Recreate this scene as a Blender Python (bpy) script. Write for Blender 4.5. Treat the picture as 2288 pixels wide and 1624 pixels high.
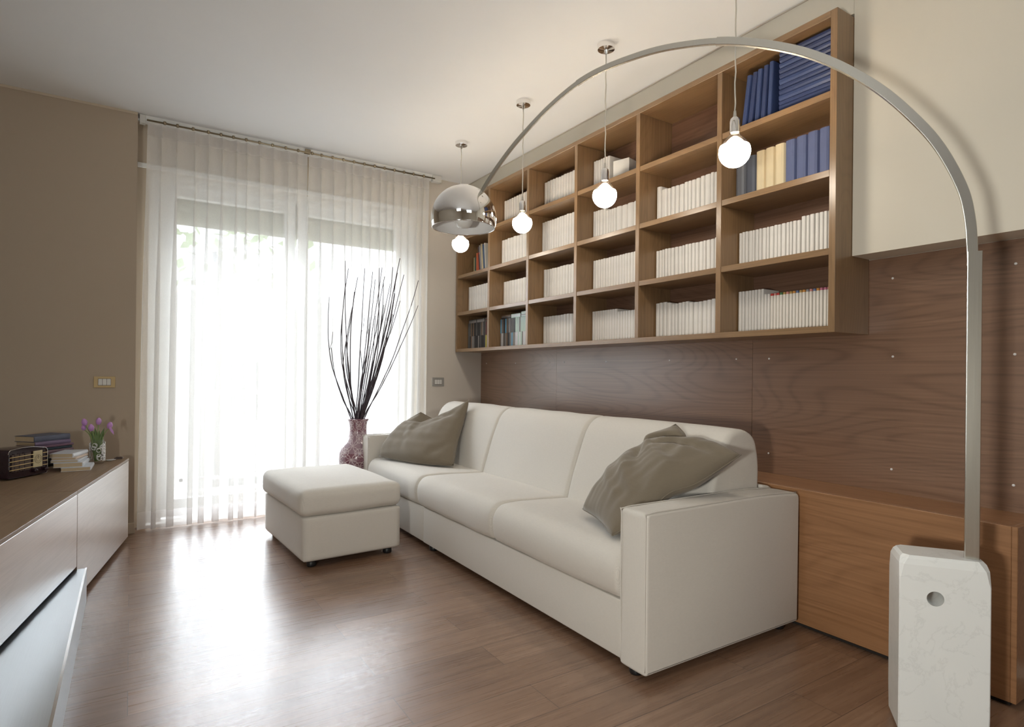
import bpy, bmesh, math, random
from mathutils import Vector, Matrix, noise
for o in list(bpy.data.objects): bpy.data.objects.remove(o, do_unlink=True)
SC = bpy.context.scene; COL = SC.collection
PI = math.pi; sin = math.sin; cos = math.cos

# ------------------------------------------------------------ camera, world, lights, exposure
YAW, ROLL, FPX = 0.5712, 0.010026, 1325.0
cam = bpy.data.cameras.new('camera'); co = bpy.data.objects.new('camera', cam); COL.objects.link(co)
cam.sensor_fit = 'HORIZONTAL'; cam.sensor_width = 36.0; cam.lens = 36.0*FPX/2288
cam.shift_y = (833.9-812)/2288; cam.clip_start = .02
F = Vector((sin(YAW), cos(YAW), 0)); R0 = Vector((cos(YAW), -sin(YAW), 0)); U0 = Vector((0, 0, 1))
Rv = R0*cos(ROLL)+U0*sin(ROLL); Uv = -R0*sin(ROLL)+U0*cos(ROLL)
M = Matrix((Rv, Uv, -F)).transposed().to_4x4(); M.translation = (0, 0, 1.15)
co.matrix_world = M
SC.camera = co
w = bpy.data.worlds.new('daylight'); SC.world = w; w.use_nodes = True
bg = w.node_tree.nodes['Background']; bg.inputs[0].default_value = (.86, .94, 1.0, 1); bg.inputs[1].default_value = 2.2

def area(name, loc, target, size, power, col, sy=None):
    l = bpy.data.lights.new(name, 'AREA'); l.energy = power; l.color = col
    l.shape = 'RECTANGLE'; l.size = size; l.size_y = sy or size
    o = bpy.data.objects.new(name, l); COL.objects.link(o); o.location = loc
    o.rotation_euler = (Vector(target)-Vector(loc)).to_track_quat('-Z', 'Y').to_euler()
    return o
portal = area('window_portal', (1.14, 5.42, 1.2), (1.14, 0, 1.2), 2.25, 1, (1, 1, 1), 2.3)
portal.data.cycles.is_portal = True
sl = bpy.data.lights.new('hazy_sun', 'SUN'); sl.energy = 17; sl.color = (.86, .93, 1); sl.angle = math.radians(66)
so = bpy.data.objects.new('hazy_sun', sl); COL.objects.link(so); so.rotation_euler = Vector((.16, -1, -.42)).to_track_quat('-Z', 'Y').to_euler()
area('fill_light', (.6, -1.6, 2.9), (.6, 2.0, 0.4), 1.2, 13, (.86, .94, 1))  # added soft fill from behind the camera to brighten the room
area('fill_light', (-1.0, .2, 2.9), (.9, 3.2, .6), .8, 9, (.88, .95, 1))  # second added fill, high on the left, aimed across the room
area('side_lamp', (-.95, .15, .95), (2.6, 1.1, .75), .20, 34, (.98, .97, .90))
SC.view_settings.view_transform = 'Standard'; SC.view_settings.look = 'None'
SC.view_settings.gamma = 1; SC.view_settings.use_curve_mapping = False
SC.view_settings.exposure = 0.52
cy = SC.cycles; cy.max_bounces = 10; cy.diffuse_bounces = 5; cy.glossy_bounces = 4
cy.transmission_bounces = 8; cy.transparent_max_bounces = 24; cy.caustics_reflective = False; cy.caustics_refractive = False
cy.sample_clamp_indirect = 6; cy.use_denoising = True

# ------------------------------------------------------------ materials
class NT:
    def __init__(s, name):
        s.m = bpy.data.materials.new(name); s.m.use_nodes = True; s.t = s.m.node_tree; s.n = s.t.nodes
        s.b = s.n['Principled BSDF']
    def add(s, k, **kw):
        n = s.n.new(k)
        for a, v in kw.items():
            if hasattr(n, a): setattr(n, a, v)
        return n
    def link(s, a, b): s.t.links.new(a, b)
    def coords(s, scale=(1, 1, 1), rot=(0, 0, 0), kind='Object'):
        tc = s.add('ShaderNodeTexCoord'); mp = s.add('ShaderNodeMapping')
        mp.inputs['Scale'].default_value = scale; mp.inputs['Rotation'].default_value = rot
        s.link(tc.outputs[kind], mp.inputs['Vector']); return mp.outputs[0]
    def ramp(s, fac, stops):
        r = s.add('ShaderNodeValToRGB'); e = r.color_ramp.elements
        while len(e) < len(stops): e.new(.5)
        for i, (p, c) in enumerate(stops): e[i].position = p; e[i].color = (*c, 1)
        s.link(fac, r.inputs[0]); return r.outputs[0]
    def noise(s, vec, scale, detail=4, dist=0, rough=.5):
        n = s.add('ShaderNodeTexNoise'); n.inputs['Scale'].default_value = scale; n.inputs['Detail'].default_value = detail
        n.inputs['Distortion'].default_value = dist; n.inputs['Roughness'].default_value = rough
        s.link(vec, n.inputs['Vector']); return n.outputs['Fac']
    def bump(s, h, strength=.2, dist=.002):
        b = s.add('ShaderNodeBump'); b.inputs['Strength'].default_value = strength; b.inputs['Distance'].default_value = dist
        s.link(h, b.inputs['Height']); s.link(b.outputs[0], s.b.inputs['Normal']); return b
    def mix(s, fac, a, b, mode='MIX'):
        m = s.add('ShaderNodeMixRGB', blend_type=mode)
        for i, v in ((0, fac), (1, a), (2, b)):
            if isinstance(v, (int, float)): m.inputs[i].default_value = v
            elif isinstance(v, tuple): m.inputs[i].default_value = (*v, 1)
            else: s.link(v, m.inputs[i])
        return m.outputs[0]
    def math(s, op, a, b=0):
        m = s.add('ShaderNodeMath', operation=op)
        for i, v in ((0, a), (1, b)):
            if isinstance(v, (int, float)): m.inputs[i].default_value = v
            else: s.link(v, m.inputs[i])
        return m.outputs[0]

def plain(name, col, rough=.5, metal=0, spec=.5, **kw):
    t = NT(name); t.b.inputs['Base Color'].default_value = (*col, 1); t.b.inputs['Roughness'].default_value = rough
    t.b.inputs['Metallic'].default_value = metal; t.b.inputs['Specular IOR Level'].default_value = spec
    for k, v in kw.items(): t.b.inputs[k].default_value = v
    # a faint procedural variation
    n = t.noise(t.coords(), 9, 3)
    c2 = tuple(min(1, x*1.05) for x in col); c1 = tuple(x*.95 for x in col)
    t.link(t.ramp(n, [(.3, c1), (.7, c2)]), t.b.inputs['Base Color'])
    return t.m

def plaster(name, col):
    t = NT(name); v = t.coords()
    n = t.noise(v, 1.3, 4)
    t.link(t.ramp(n, [(.3, tuple(x*.97 for x in col)), (.7, col)]), t.b.inputs['Base Color'])
    t.b.inputs['Roughness'].default_value = .75; t.b.inputs['Specular IOR Level'].default_value = .3
    t.bump(t.noise(v, 180, 3), .08, .001); return t.m

def wood(name, dark, light, axis='y', rough=.4, spec=.5, cathedral=1.0, scale=1.0, coat=0.0, ring=.09):
    """veneer: stretched noise + warped rings; grain runs along axis"""
    t = NT(name)
    s = {'x': (.45, 3.0, 3.0), 'y': (3.0, .45, 3.0), 'z': (3.0, 3.0, .45)}[axis]
    s = tuple(a*scale for a in s)
    v = t.coords(s)
    big = t.noise(v, 1.1, 1, .2)
    rings = t.math('SINE', t.math('MULTIPLY', big, 250*cathedral))
    rings = t.math('MULTIPLY', t.math('ADD', rings, 1), .5)
    rings = t.math('POWER', rings, 4)
    s2 = {'x': (1.2, 130, 130), 'y': (130, 1.2, 130), 'z': (130, 130, 1.2)}[axis]
    fine = t.noise(t.coords(tuple(a*scale for a in s2)), 1, 4)
    mid = t.noise(v, 6, 3)
    f = t.math('ADD', t.math('MULTIPLY', rings, -ring), t.math('ADD', t.math('MULTIPLY', fine, .62), t.math('ADD', t.math('MULTIPLY', mid, .18), .14)))
    t.link(t.ramp(f, [(.18, dark), (.72, light)]), t.b.inputs['Base Color'])
    t.b.inputs['Roughness'].default_value = rough; t.b.inputs['Specular IOR Level'].default_value = spec
    t.b.inputs['Coat Weight'].default_value = coat; t.b.inputs['Coat Roughness'].default_value = .30
    t.bump(fine, .10, .0006); return t.m

def floor_mat():
    t = NT('oak_laminate')
    v = t.coords()
    br = t.add('ShaderNodeTexBrick'); br.offset = .37; br.offset_frequency = 2; br.squash = 1
    t.link(v, br.inputs['Vector'])
    br.inputs['Scale'].default_value = 1; br.inputs['Brick Width'].default_value = 1.25; br.inputs['Row Height'].default_value = .18
    br.inputs['Mortar Size'].default_value = .0012; br.inputs['Mortar Smooth'].default_value = .1; br.inputs['Bias'].default_value = 0
    br.inputs['Color1'].default_value = (0, 0, 0, 1); br.inputs['Color2'].default_value = (1, 1, 1, 1); br.inputs['Mortar'].default_value = (.5, .5, .5, 1)
    # per plank offset of the grain
    sep = t.add('ShaderNodeSeparateXYZ'); t.link(v, sep.inputs[0])
    off = t.math('MULTIPLY', br.outputs['Color'], 7.3)
    cmb = t.add('ShaderNodeCombineXYZ')
    t.link(t.math('ADD', t.math('MULTIPLY', sep.outputs[0], .55), off), cmb.inputs[0])
    t.link(t.math('ADD', t.math('MULTIPLY', sep.outputs[1], 9), off), cmb.inputs[1]); t.link(off, cmb.inputs[2])
    big = t.noise(cmb.outputs[0], 1.3, 3, .6)
    rings = t.math('MULTIPLY', t.math('ADD', t.math('SINE', t.math('MULTIPLY', big, 40)), 1), .5)
    cmb2 = t.add('ShaderNodeCombineXYZ')
    t.link(t.math('ADD', t.math('MULTIPLY', sep.outputs[0], 3), off), cmb2.inputs[0]); t.link(t.math('MULTIPLY', sep.outputs[1], 110), cmb2.inputs[1])
    fine = t.noise(cmb2.outputs[0], 1, 5)
    f = t.math('ADD', t.math('MULTIPLY', rings, .13), t.math('ADD', t.math('MULTIPLY', fine, .30), t.math('ADD', t.math('MULTIPLY', big, .30), t.math('ADD', t.math('MULTIPLY', br.outputs['Color'], .20), .08))))
    c = t.ramp(f, [(.20, (.12, .063, .038)), (.55, (.225, .130, .081)), (.85, (.33, .205, .135))])
    c = t.mix(br.outputs['Fac'], c, (.07, .04, .03))
    t.link(c, t.b.inputs['Base Color'])
    t.link(t.ramp(fine, [(.2, (.24,)*3), (.8, (.34,)*3)]), t.b.inputs['Roughness'])
    t.b.inputs['Specular IOR Level'].default_value = .62; t.b.inputs['Coat Weight'].default_value = .42; t.b.inputs['Coat Roughness'].default_value = .36
    t.bump(t.math('SUBTRACT', fine, br.outputs['Fac']), .05, .0008)
    return t.m

def fabric(name, col, freq=520, bump=.25, sheen=.2, rot=0.0):
    t = NT(name); tc = t.add('ShaderNodeTexCoord'); sep = t.add('ShaderNodeSeparateXYZ'); t.link(tc.outputs['Object'], sep.inputs[0])
    a = t.math('SINE', t.math('MULTIPLY', t.math('ADD', sep.outputs[1], sep.outputs[0]), freq))
    b = t.math('SINE', t.math('MULTIPLY', t.math('ADD', sep.outputs[2], t.math('MULTIPLY', sep.outputs[0], .6)), freq))
    h = t.math('ADD', t.math('MULTIPLY', a, .25), t.math('MULTIPLY', b, .25))
    n = t.noise(t.coords((60, 60, 400)), 1, 3)
    h2 = t.math('ADD', h, t.math('MULTIPLY', n, .7))
    t.link(t.ramp(h2, [(.0, tuple(x*.86 for x in col)), (.8, col)]), t.b.inputs['Base Color'])
    t.b.inputs['Roughness'].default_value = .9; t.b.inputs['Specular IOR Level'].default_value = .2
    t.b.inputs['Sheen Weight'].default_value = sheen
    t.bump(h2, bump, .0012); return t.m

def sheer(name, transp, transl, col):
    t = NT(name); t.n.remove(t.b)
    out = [n for n in t.n if n.type == 'OUTPUT_MATERIAL'][0]
    wv = t.noise(t.coords((700, 700, 90)), 1, 2)
    tr = t.add('ShaderNodeBsdfTransparent'); tl = t.add('ShaderNodeBsdfTranslucent'); df = t.add('ShaderNodeBsdfDiffuse')
    for n in (tl, df): n.inputs['Color'].default_value = (*col, 1)
    m1 = t.add('ShaderNodeMixShader'); m1.inputs[0].default_value = transl
    t.link(df.outputs[0], m1.inputs[1]); t.link(tl.outputs[0], m1.inputs[2])
    m2 = t.add('ShaderNodeMixShader')
    t.link(t.math('ADD', t.math('MULTIPLY', wv, .12), transp-.06), m2.inputs[0])
    t.link(m1.outputs[0], m2.inputs[1]); t.link(tr.outputs[0], m2.inputs[2]); t.link(m2.outputs[0], out.inputs[0])
    return t.m

def glass_mat(name, tint=(1, 1, 1), gl=.1):
    t = NT(name); t.n.remove(t.b); out = [n for n in t.n if n.type == 'OUTPUT_MATERIAL'][0]
    tr = t.add('ShaderNodeBsdfTransparent'); tr.inputs[0].default_value = (*tint, 1)
    g = t.add('ShaderNodeBsdfGlossy'); g.inputs['Roughness'].default_value = .02
    fr = t.add('ShaderNodeLayerWeight'); fr.inputs[0].default_value = .3
    m = t.add('ShaderNodeMixShader'); t.link(t.math('ADD', t.math('MULTIPLY', t.math('POWER', fr.outputs['Facing'], 3), .6), gl*.5), m.inputs[0])
    t.link(tr.outputs[0], m.inputs[1]); t.link(g.outputs[0], m.inputs[2]); t.link(m.outputs[0], out.inputs[0]); return t.m

def emit(name, col, s):
    t = NT(name); t.b.inputs['Base Color'].default_value = (*col, 1); t.b.inputs['Emission Color'].default_value = (*col, 1)
    t.b.inputs['Emission Strength'].default_value = s; t.b.inputs['Roughness'].default_value = .3; return t.m

def brushed(name, col, axis='z', rough=.3):
    t = NT(name); s = {'x': (4, 500, 500), 'y': (500, 4, 500), 'z': (500, 500, 4)}[axis]
    n = t.noise(t.coords(s), 1, 3)
    t.link(t.ramp(n, [(.3, tuple(x*.95 for x in col)), (.7, col)]), t.b.inputs['Base Color'])
    t.b.inputs['Metallic'].default_value = 1
    t.link(t.ramp(n, [(.2, (rough*.95,)*3), (.8, (rough*1.06,)*3)]), t.b.inputs['Roughness']); return t.m

def marble_mat():
    t = NT('white_marble'); v = t.coords()
    n1 = t.noise(v, 7, 8, .5, .6)
    vein = t.math('ABSOLUTE', t.math('SUBTRACT', n1, .5)); vein = t.ramp(vein, [(.0, (.84,)*3), (.008, (.93,)*3), (.02, (.99,)*3)])
    n2 = t.noise(v, 2.2, 5, .5); c = t.ramp(n2, [(.3, (.80, .82, .81)), (.7, (.86, .87, .85))])
    t.link(t.mix(.55, c, vein, 'MULTIPLY'), t.b.inputs['Base Color']); t.b.inputs['Roughness'].default_value = .32
    return t.m

def vase_mat():
    t = NT('carved_ceramic'); tc = t.add('ShaderNodeTexCoord'); sep = t.add('ShaderNodeSeparateXYZ'); t.link(tc.outputs['Object'], sep.inputs[0])
    ang = t.math('ARCTAN2', sep.outputs[1], sep.outputs[0])
    a = t.math('MULTIPLY', ang, 7/(2*PI)); b = t.math('MULTIPLY', sep.outputs[2], 9.2)
    def rings(ox, oy, r0):
        fa = t.math('SUBTRACT', t.math('FRACT', t.math('ADD', a, ox)), .5); fb = t.math('SUBTRACT', t.math('FRACT', t.math('ADD', b, oy)), .5)
        d = t.math('SQRT', t.math('ADD', t.math('MULTIPLY', fa, fa), t.math('MULTIPLY', fb, fb)))
        return t.math('LESS_THAN', t.math('ABSOLUTE', t.math('SUBTRACT', d, r0)), .016)
    f = t.math('MAXIMUM', rings(0, 0, .46), rings(.5, .5, .46)); f = t.math('MAXIMUM', f, rings(.5, 0, .30))
    sp = t.noise(tc.outputs['Object'], 260, 2)
    base = t.ramp(sp, [(.42, (.10, .03, .05)), (.55, (.27, .13, .16))])
    zz = t.math('LESS_THAN', t.math('SINE', t.math('MULTIPLY', b, 2.1)), .1)
    base = t.mix(t.math('MULTIPLY', zz, .55), base, (.36, .27, .31))
    t.link(t.mix(f, base, (.62, .52, .52)), t.b.inputs['Base Color']); t.b.inputs['Roughness'].default_value = .22
    t.b.inputs['Coat Weight'].default_value = .6; t.bump(f, .4, .002); return t.m

MT = dict(
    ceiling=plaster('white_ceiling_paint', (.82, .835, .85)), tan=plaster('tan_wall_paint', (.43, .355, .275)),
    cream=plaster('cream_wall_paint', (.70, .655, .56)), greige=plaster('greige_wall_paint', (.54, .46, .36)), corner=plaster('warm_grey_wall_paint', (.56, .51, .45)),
    floor=floor_mat(),
    panel=wood('brown_panel_veneer', (.112, .053, .028), (.25, .138, .082), 'y', .34, .8, 1.0, .75, .9, .15),
    shelf=wood('oak_shelf_veneer', (.125, .070, .030), (.285, .172, .084), 'y', .36, .6, .8, 1, .35),
    shelfz=wood('oak_upright_veneer', (.125, .070, .030), (.285, .172, .084), 'z', .36, .6, .8, 1, .35),
    shelfback=wood('dark_back_veneer', (.085, .042, .026), (.20, .11, .07), 'y', .40, .5, .8),
    bench=wood('bench_veneer', (.20, .092, .038), (.37, .190, .090), 'y', .38, .5, .8, .8, .2, .11),
    cab=wood('pale_cabinet_veneer', (.30, .21, .155), (.47, .36, .28), 'y', .30, .9, .5, 1, 1.0),
    cabtop=wood('cabinet_top_veneer', (.155, .100, .060), (.30, .205, .130), 'y', .38, .4, .7),
    sofa=fabric('cream_woven_upholstery', (.67, .632, .575), 2300), pillow=fabric('taupe_velvet', (.20, .165, .12), 5, .04, .28),
    sheer=sheer('sheer_white_voile', .44, .24, (.88, .87, .85)), hem=sheer('voile_double_hem', .26, .48, (.84, .82, .81)),
    white=plain('white_lacquer', (.78, .78, .76), .3), black=plain('black_plastic', (.012, .012, .013), .4),
    chrome=plain('polished_chrome', (.86, .85, .84), .035, 1), steel=brushed('brushed_steel', (.66, .64, .58), 'z', .26),
    alu=brushed('satin_aluminium', (.62, .66, .69), 'y', .30), aluedge=plain('bright_aluminium_edge', (.85, .86, .87), .2, 1),
    marble=marble_mat(), bulb=emit('frosted_bulb_glow', (1, .91, .77), 29), glass=glass_mat('clear_glass'),
    cord=plain('pale_textile_cord', (.55, .52, .46), .6), socketgrey=plain('pale_grey_plastic', (.60, .59, .56), .4),
    inner=plain('white_enamel_inside', (.90, .90, .90), .35), vase=vase_mat(),
    twig=plain('dark_willow_bark', (.045, .030, .038), .7), gold=plain('brass_trim', (.80, .60, .28), .5, .6),
    bake=plain('dark_bakelite', (.022, .010, .014), .12), dial=plain('parchment_dial', (.52, .45, .27), .4),
    grille=plain('radio_grille_cloth', (.10, .07, .055), .8), paper=plain('book_page_edges', (.52, .41, .27), .8),
    spinewhite=plain('white_paper_spine', (.75, .725, .69), .55), petal=plain('lilac_petal', (.52, .27, .60), .5),
    leaf=plain('tulip_leaf', (.10, .17, .045), .45), stem=plain('tulip_stem', (.22, .30, .10), .5),
    wire=plain('white_wire', (.78, .78, .78), .3), switchplate=plain('matt_gold_plate', (.50, .36, .16), .45),
    cap=plain('clear_screw_cap', (.75, .73, .72), .15), shutter=plain('shutter_slat', (.46, .46, .36), .5),
    facade=plain('pale_render_facade', (.78, .76, .72), .8), darkpane=plain('dark_window_pane', (.10, .12, .13), .2),
    railing=plain('grey_balcony_rail', (.82, .83, .84), .5), stone=plain('balcony_stone', (.55, .53, .50), .8), green=plain('plane_tree_leaves', (.30, .36, .20), .7),
    rod=plain('satin_brass_rod', (.36, .30, .21), .35, 1), joint=plain('dark_gap', (.02, .015, .012), .9))

# ------------------------------------------------------------ geometry helpers
def empty(name, loc, label=None, cat=None, group=None, rz=0, kind=None):
    o = bpy.data.objects.new(name, None); COL.objects.link(o); o.location = loc; o.rotation_euler = (0, 0, rz); o.empty_display_size = .05
    if label: o['label'] = label
    if cat: o['category'] = cat
    if group: o['group'] = group
    if kind: o['kind'] = kind
    return o
def obj(name, bm, mat, parent=None, smooth=False, loc=None, rz=0, label=None, cat=None, group=None, kind=None, angle=None):
    me = bpy.data.meshes.new(name)
    bmesh.ops.recalc_face_normals(bm, faces=bm.faces)
    bm.to_mesh(me); bm.free()
    for m in (mat if isinstance(mat, (list, tuple)) else [mat]): me.materials.append(m)
    if smooth:
        for p in me.polygons: p.use_smooth = True
    o = bpy.data.objects.new(name, me); COL.objects.link(o)
    if parent: o.parent = parent
    if loc: o.location = loc
    o.rotation_euler = (0, 0, rz)
    if label: o['label'] = label
    if cat: o['category'] = cat
    if group: o['group'] = group
    if kind: o['kind'] = kind
    if smooth and angle:
        md = o.modifiers.new('e', 'EDGE_SPLIT'); md.split_angle = angle
    return o
def box(x0, x1, y0, y1, z0, z1, bev=0.0, seg=2, bm=None):
    b2 = bmesh.new(); vs = [b2.verts.new((x, y, z)) for x in (x0, x1) for y in (y0, y1) for z in (z0, z1)]
    for f in ((0, 1, 3, 2), (4, 6, 7, 5), (0, 4, 5, 1), (2, 3, 7, 6), (0, 2, 6, 4), (1, 5, 7, 3)): b2.faces.new([vs[i] for i in f])
    if bev: bmesh.ops.bevel(b2, geom=list(b2.edges), offset=bev, segments=seg, profile=.5, affect='EDGES')
    if bm is None: return b2
    merge(bm, b2); return bm
def merge(bm, b2, mat=None, mi=None):
    if mat is not None: bmesh.ops.transform(b2, matrix=mat, verts=b2.verts)
    mp = {v: bm.verts.new(v.co) for v in b2.verts}
    for f in b2.faces:
        g = bm.faces.new([mp[v] for v in f.verts]); g.material_index = f.material_index if mi is None else mi; g.smooth = f.smooth
    b2.free()
def lathe(prof, n=32, cx=0, cy=0, bm=None, close=False):
    bm = bm or bmesh.new(); rings = []
    for r, z in prof:
        if r < 1e-6: rings.append([bm.verts.new((cx, cy, z))])
        else: rings.append([bm.verts.new((cx+r*cos(2*PI*i/n), cy+r*sin(2*PI*i/n), z)) for i in range(n)])
    for a, b in zip(rings, rings[1:]):
        for i in range(n):
            j = (i+1) % n
            if len(a) == 1 and len(b) == 1: continue
            if len(a) == 1: bm.faces.new((a[0], b[i], b[j]))
            elif len(b) == 1: bm.faces.new((a[i], a[j], b[0]))
            else: bm.faces.new((a[i], a[j], b[j], b[i]))
    return bm
def tube(pts, r, n=8, bm=None, taper=None):
    bm = bm or bmesh.new(); pts = [Vector(p) for p in pts]; rings = []
    for i, p in enumerate(pts):
        d = (pts[min(i+1, len(pts)-1)]-pts[max(i-1, 0)]).normalized()
        up = Vector((0, 0, 1)) if abs(d.z) < .95 else Vector((1, 0, 0))
        s = d.cross(up).normalized(); t = s.cross(d)
        rr = r if taper is None else r+(taper-r)*i/(len(pts)-1)
        rings.append([bm.verts.new(p+s*rr*cos(2*PI*k/n)+t*rr*sin(2*PI*k/n)) for k in range(n)])
    for a, b in zip(rings, rings[1:]):
        for k in range(n): bm.faces.new((a[k], a[(k+1) % n], b[(k+1) % n], b[k]))
    bm.faces.new(rings[0][::-1]); bm.faces.new(rings[-1]); return bm
def resample(pts, n, closed=True):
    P = [Vector(p) for p in pts]; P2 = P+([P[0]] if closed else [])
    L = [0]
    for a, b in zip(P2, P2[1:]): L.append(L[-1]+(b-a).length)
    out = []; T = L[-1]; m = n if closed else n-1
    for i in range(n):
        s = T*i/m; k = 0
        while k < len(L)-2 and L[k+1] < s: k += 1
        f = (s-L[k])/max(1e-9, L[k+1]-L[k]); out.append(P2[k].lerp(P2[k+1], f))
    return out
def catmull(pts, sub=6, closed=False):
    P = [Vector(p) for p in pts]; n = len(P); out = []
    rng = range(n) if closed else range(n-1)
    for i in rng:
        g = (lambda k: P[k % n]) if closed else (lambda k: P[max(0, min(n-1, k))])
        p0, p1, p2, p3 = g(i-1), g(i), g(i+1), g(i+2)
        for s in range(sub):
            t = s/sub
            out.append(.5*((2*p1)+(p2-p0)*t+(2*p0-5*p1+4*p2-p3)*t*t+(3*p1-p0-3*p2+p3)*t**3))
    if not closed: out.append(P[-1])
    return out
def rounded_poly(pts, r, seg=4):
    """pts: [(x,z[,r])] closed CCW; returns rounded outline"""
    n = len(pts); out = []
    for i in range(n):
        p = Vector(pts[i][:2]); a = Vector(pts[i-1][:2]); b = Vector(pts[(i+1) % n][:2]); rr = pts[i][2] if len(pts[i]) > 2 else r
        da = (a-p); db = (b-p); k = min(rr, da.length*.49, db.length*.49)
        A = p+da.normalized()*k; B = p+db.normalized()*k
        if k < 1e-4: out.append(p); continue
        for s in range(seg+1):
            t = s/seg; out.append((1-t)**2*A+2*t*(1-t)*p+t*t*B)
    return out
def sweep_y(prof, y0, y1, r, seg=5, ny=14, crown=0.0, wob=0.0, seed=0):
    """closed xz outline swept along y, ends rounded by radius r"""
    n = len(prof); P = [Vector(p) for p in prof]
    nor = []
    area2 = sum(P[i].x*P[(i+1) % n].y-P[(i+1) % n].x*P[i].y for i in range(n))
    for i in range(n):
        d = (P[(i+1) % n]-P[i-1]).normalized(); nn = Vector((d.y, -d.x)); nor.append(nn if area2 > 0 else -nn)
    st = []
    for k in range(seg+1):
        a = PI/2*k/seg; st.append((y0+r-r*cos(a), r*(1-sin(a))))
    st2 = [(y0+y1-y, o) for y, o in reversed(st)]
    mid = [(y0+r+(y1-y0-2*r)*k/ny, 0) for k in range(1, ny)]
    bm = bmesh.new(); rings = []
    for y, o in st+mid+st2:
        f = (y-y0)/(y1-y0); cr = crown*(1-(2*f-1)**4)
        ring = []
        for p, nn in zip(P, nor):
            q = p-nn*o+nn*cr
            if wob: q += nn*wob*noise.noise(Vector((q.x*6+seed, y*5, q.y*6)))
            ring.append(bm.verts.new((q.x, y, q.y)))
        rings.append(ring)
    for a, b in zip(rings, rings[1:]):
        for i in range(n): bm.faces.new((a[i], a[(i+1) % n], b[(i+1) % n], b[i]))
    bm.faces.new(rings[0][::-1]); bm.faces.new(rings[-1]); return bm
def rbox(x0, x1, y0, y1, z0, z1, r, N=10, crown=0.0, side=0.0, wob=0.0, seed=0):
    c = Vector(((x0+x1)/2, (y0+y1)/2, (z0+z1)/2)); h = Vector(((x1-x0)/2, (y1-y0)/2, (z1-z0)/2))
    bm = bmesh.new(); bmesh.ops.create_cube(bm, size=2)
    bmesh.ops.subdivide_edges(bm, edges=bm.edges, cuts=N, use_grid_fill=True)
    for v in bm.verts:
        q = Vector(v.co)
        # concentrate samples near edges
        q = Vector([math.copysign(abs(a)**.6, a) for a in q])
        p = Vector((q.x*h.x, q.y*h.y, q.z*h.z))
        inner = Vector([max(-(h[i]-r), min(h[i]-r, p[i])) for i in range(3)])
        d = p-inner
        if d.length > 1e-7: p = inner+d.normalized()*r
        u, vv, ww = p.x/h.x, p.y/h.y, p.z/h.z
        if p.z > 0: p.z += crown*(1-u*u)*(1-vv*vv)
        p.x += math.copysign(side*(1-vv*vv)*(1-ww*ww)*abs(u)**3, u); p.y += math.copysign(side*(1-u*u)*(1-ww*ww)*abs(vv)**3, vv)
        if wob: p += Vector((1, 1, 1))*wob*noise.noise(p*7+Vector((seed, 0, 0)))
        v.co = c+p
    return bm
def prism(poly, z0, z1, bm=None, bev=0):
    b2 = bmesh.new(); a = [b2.verts.new((p[0], p[1], z0)) for p in poly]; b = [b2.verts.new((p[0], p[1], z1)) for p in poly]; n = len(poly)
    b2.faces.new(a[::-1]); b2.faces.new(b)
    for i in range(n): b2.faces.new((a[i], a[(i+1) % n], b[(i+1) % n], b[i]))
    if bev: bmesh.ops.bevel(b2, geom=list(b2.edges), offset=bev, segments=2, profile=.5, affect='EDGES')
    if bm is None: return b2
    merge(bm, b2); return bm
def struct(name, bm, mat, **k): return obj(name, bm, mat, kind='structure', **k)

# ------------------------------------------------------------ the room
H = 2.957
struct('floor', box(-2.3, 2.95, -3.2, 5.14, -.12, 0), MT['floor'])
struct('ceiling', box(-2.3, 2.95, -3.2, 5.4, H, H+.1), MT['ceiling'])
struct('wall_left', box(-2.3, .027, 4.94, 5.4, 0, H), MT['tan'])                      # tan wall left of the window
struct('wall_side', box(-2.3, -2.2, -3.2, 4.94, 0, H), MT['cream'])
struct('wall_back', box(-2.3, 2.95, -3.3, -3.2, 0, H), MT['cream'])
bmw = box(.027, .10, 5.10, 5.4, 0, H); box(.10, 2.24, 5.10, 5.4, 2.64, H, bm=bmw); box(2.24, 2.30, 5.10, 5.4, 0, H, bm=bmw)
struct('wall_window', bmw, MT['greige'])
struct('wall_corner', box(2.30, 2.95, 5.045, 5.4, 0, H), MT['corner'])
struct('wall_right', box(2.885, 2.98, -3.2, 5.045, 0, H), MT['cream'])
bmu = box(2.723, 2.885, -3.2, 1.419, 1.692, H); box(2.716, 2.885, 1.419, 5.045, 2.78, H, bm=bmu)
struct('wall_upper', bmu, MT['cream'])
struct('trim_1', box(2.709, 2.716, -3.2, 5.045, H-.006, H), MT['corner'])
struct('baseboard_left', box(-.6, .032, 4.925, 4.94, 0, .075, .003), MT['greige'])
struct('trim_2', box(-2.2, .027, 4.934, 4.94, H-.018, H, .002), MT['greige'])

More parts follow.
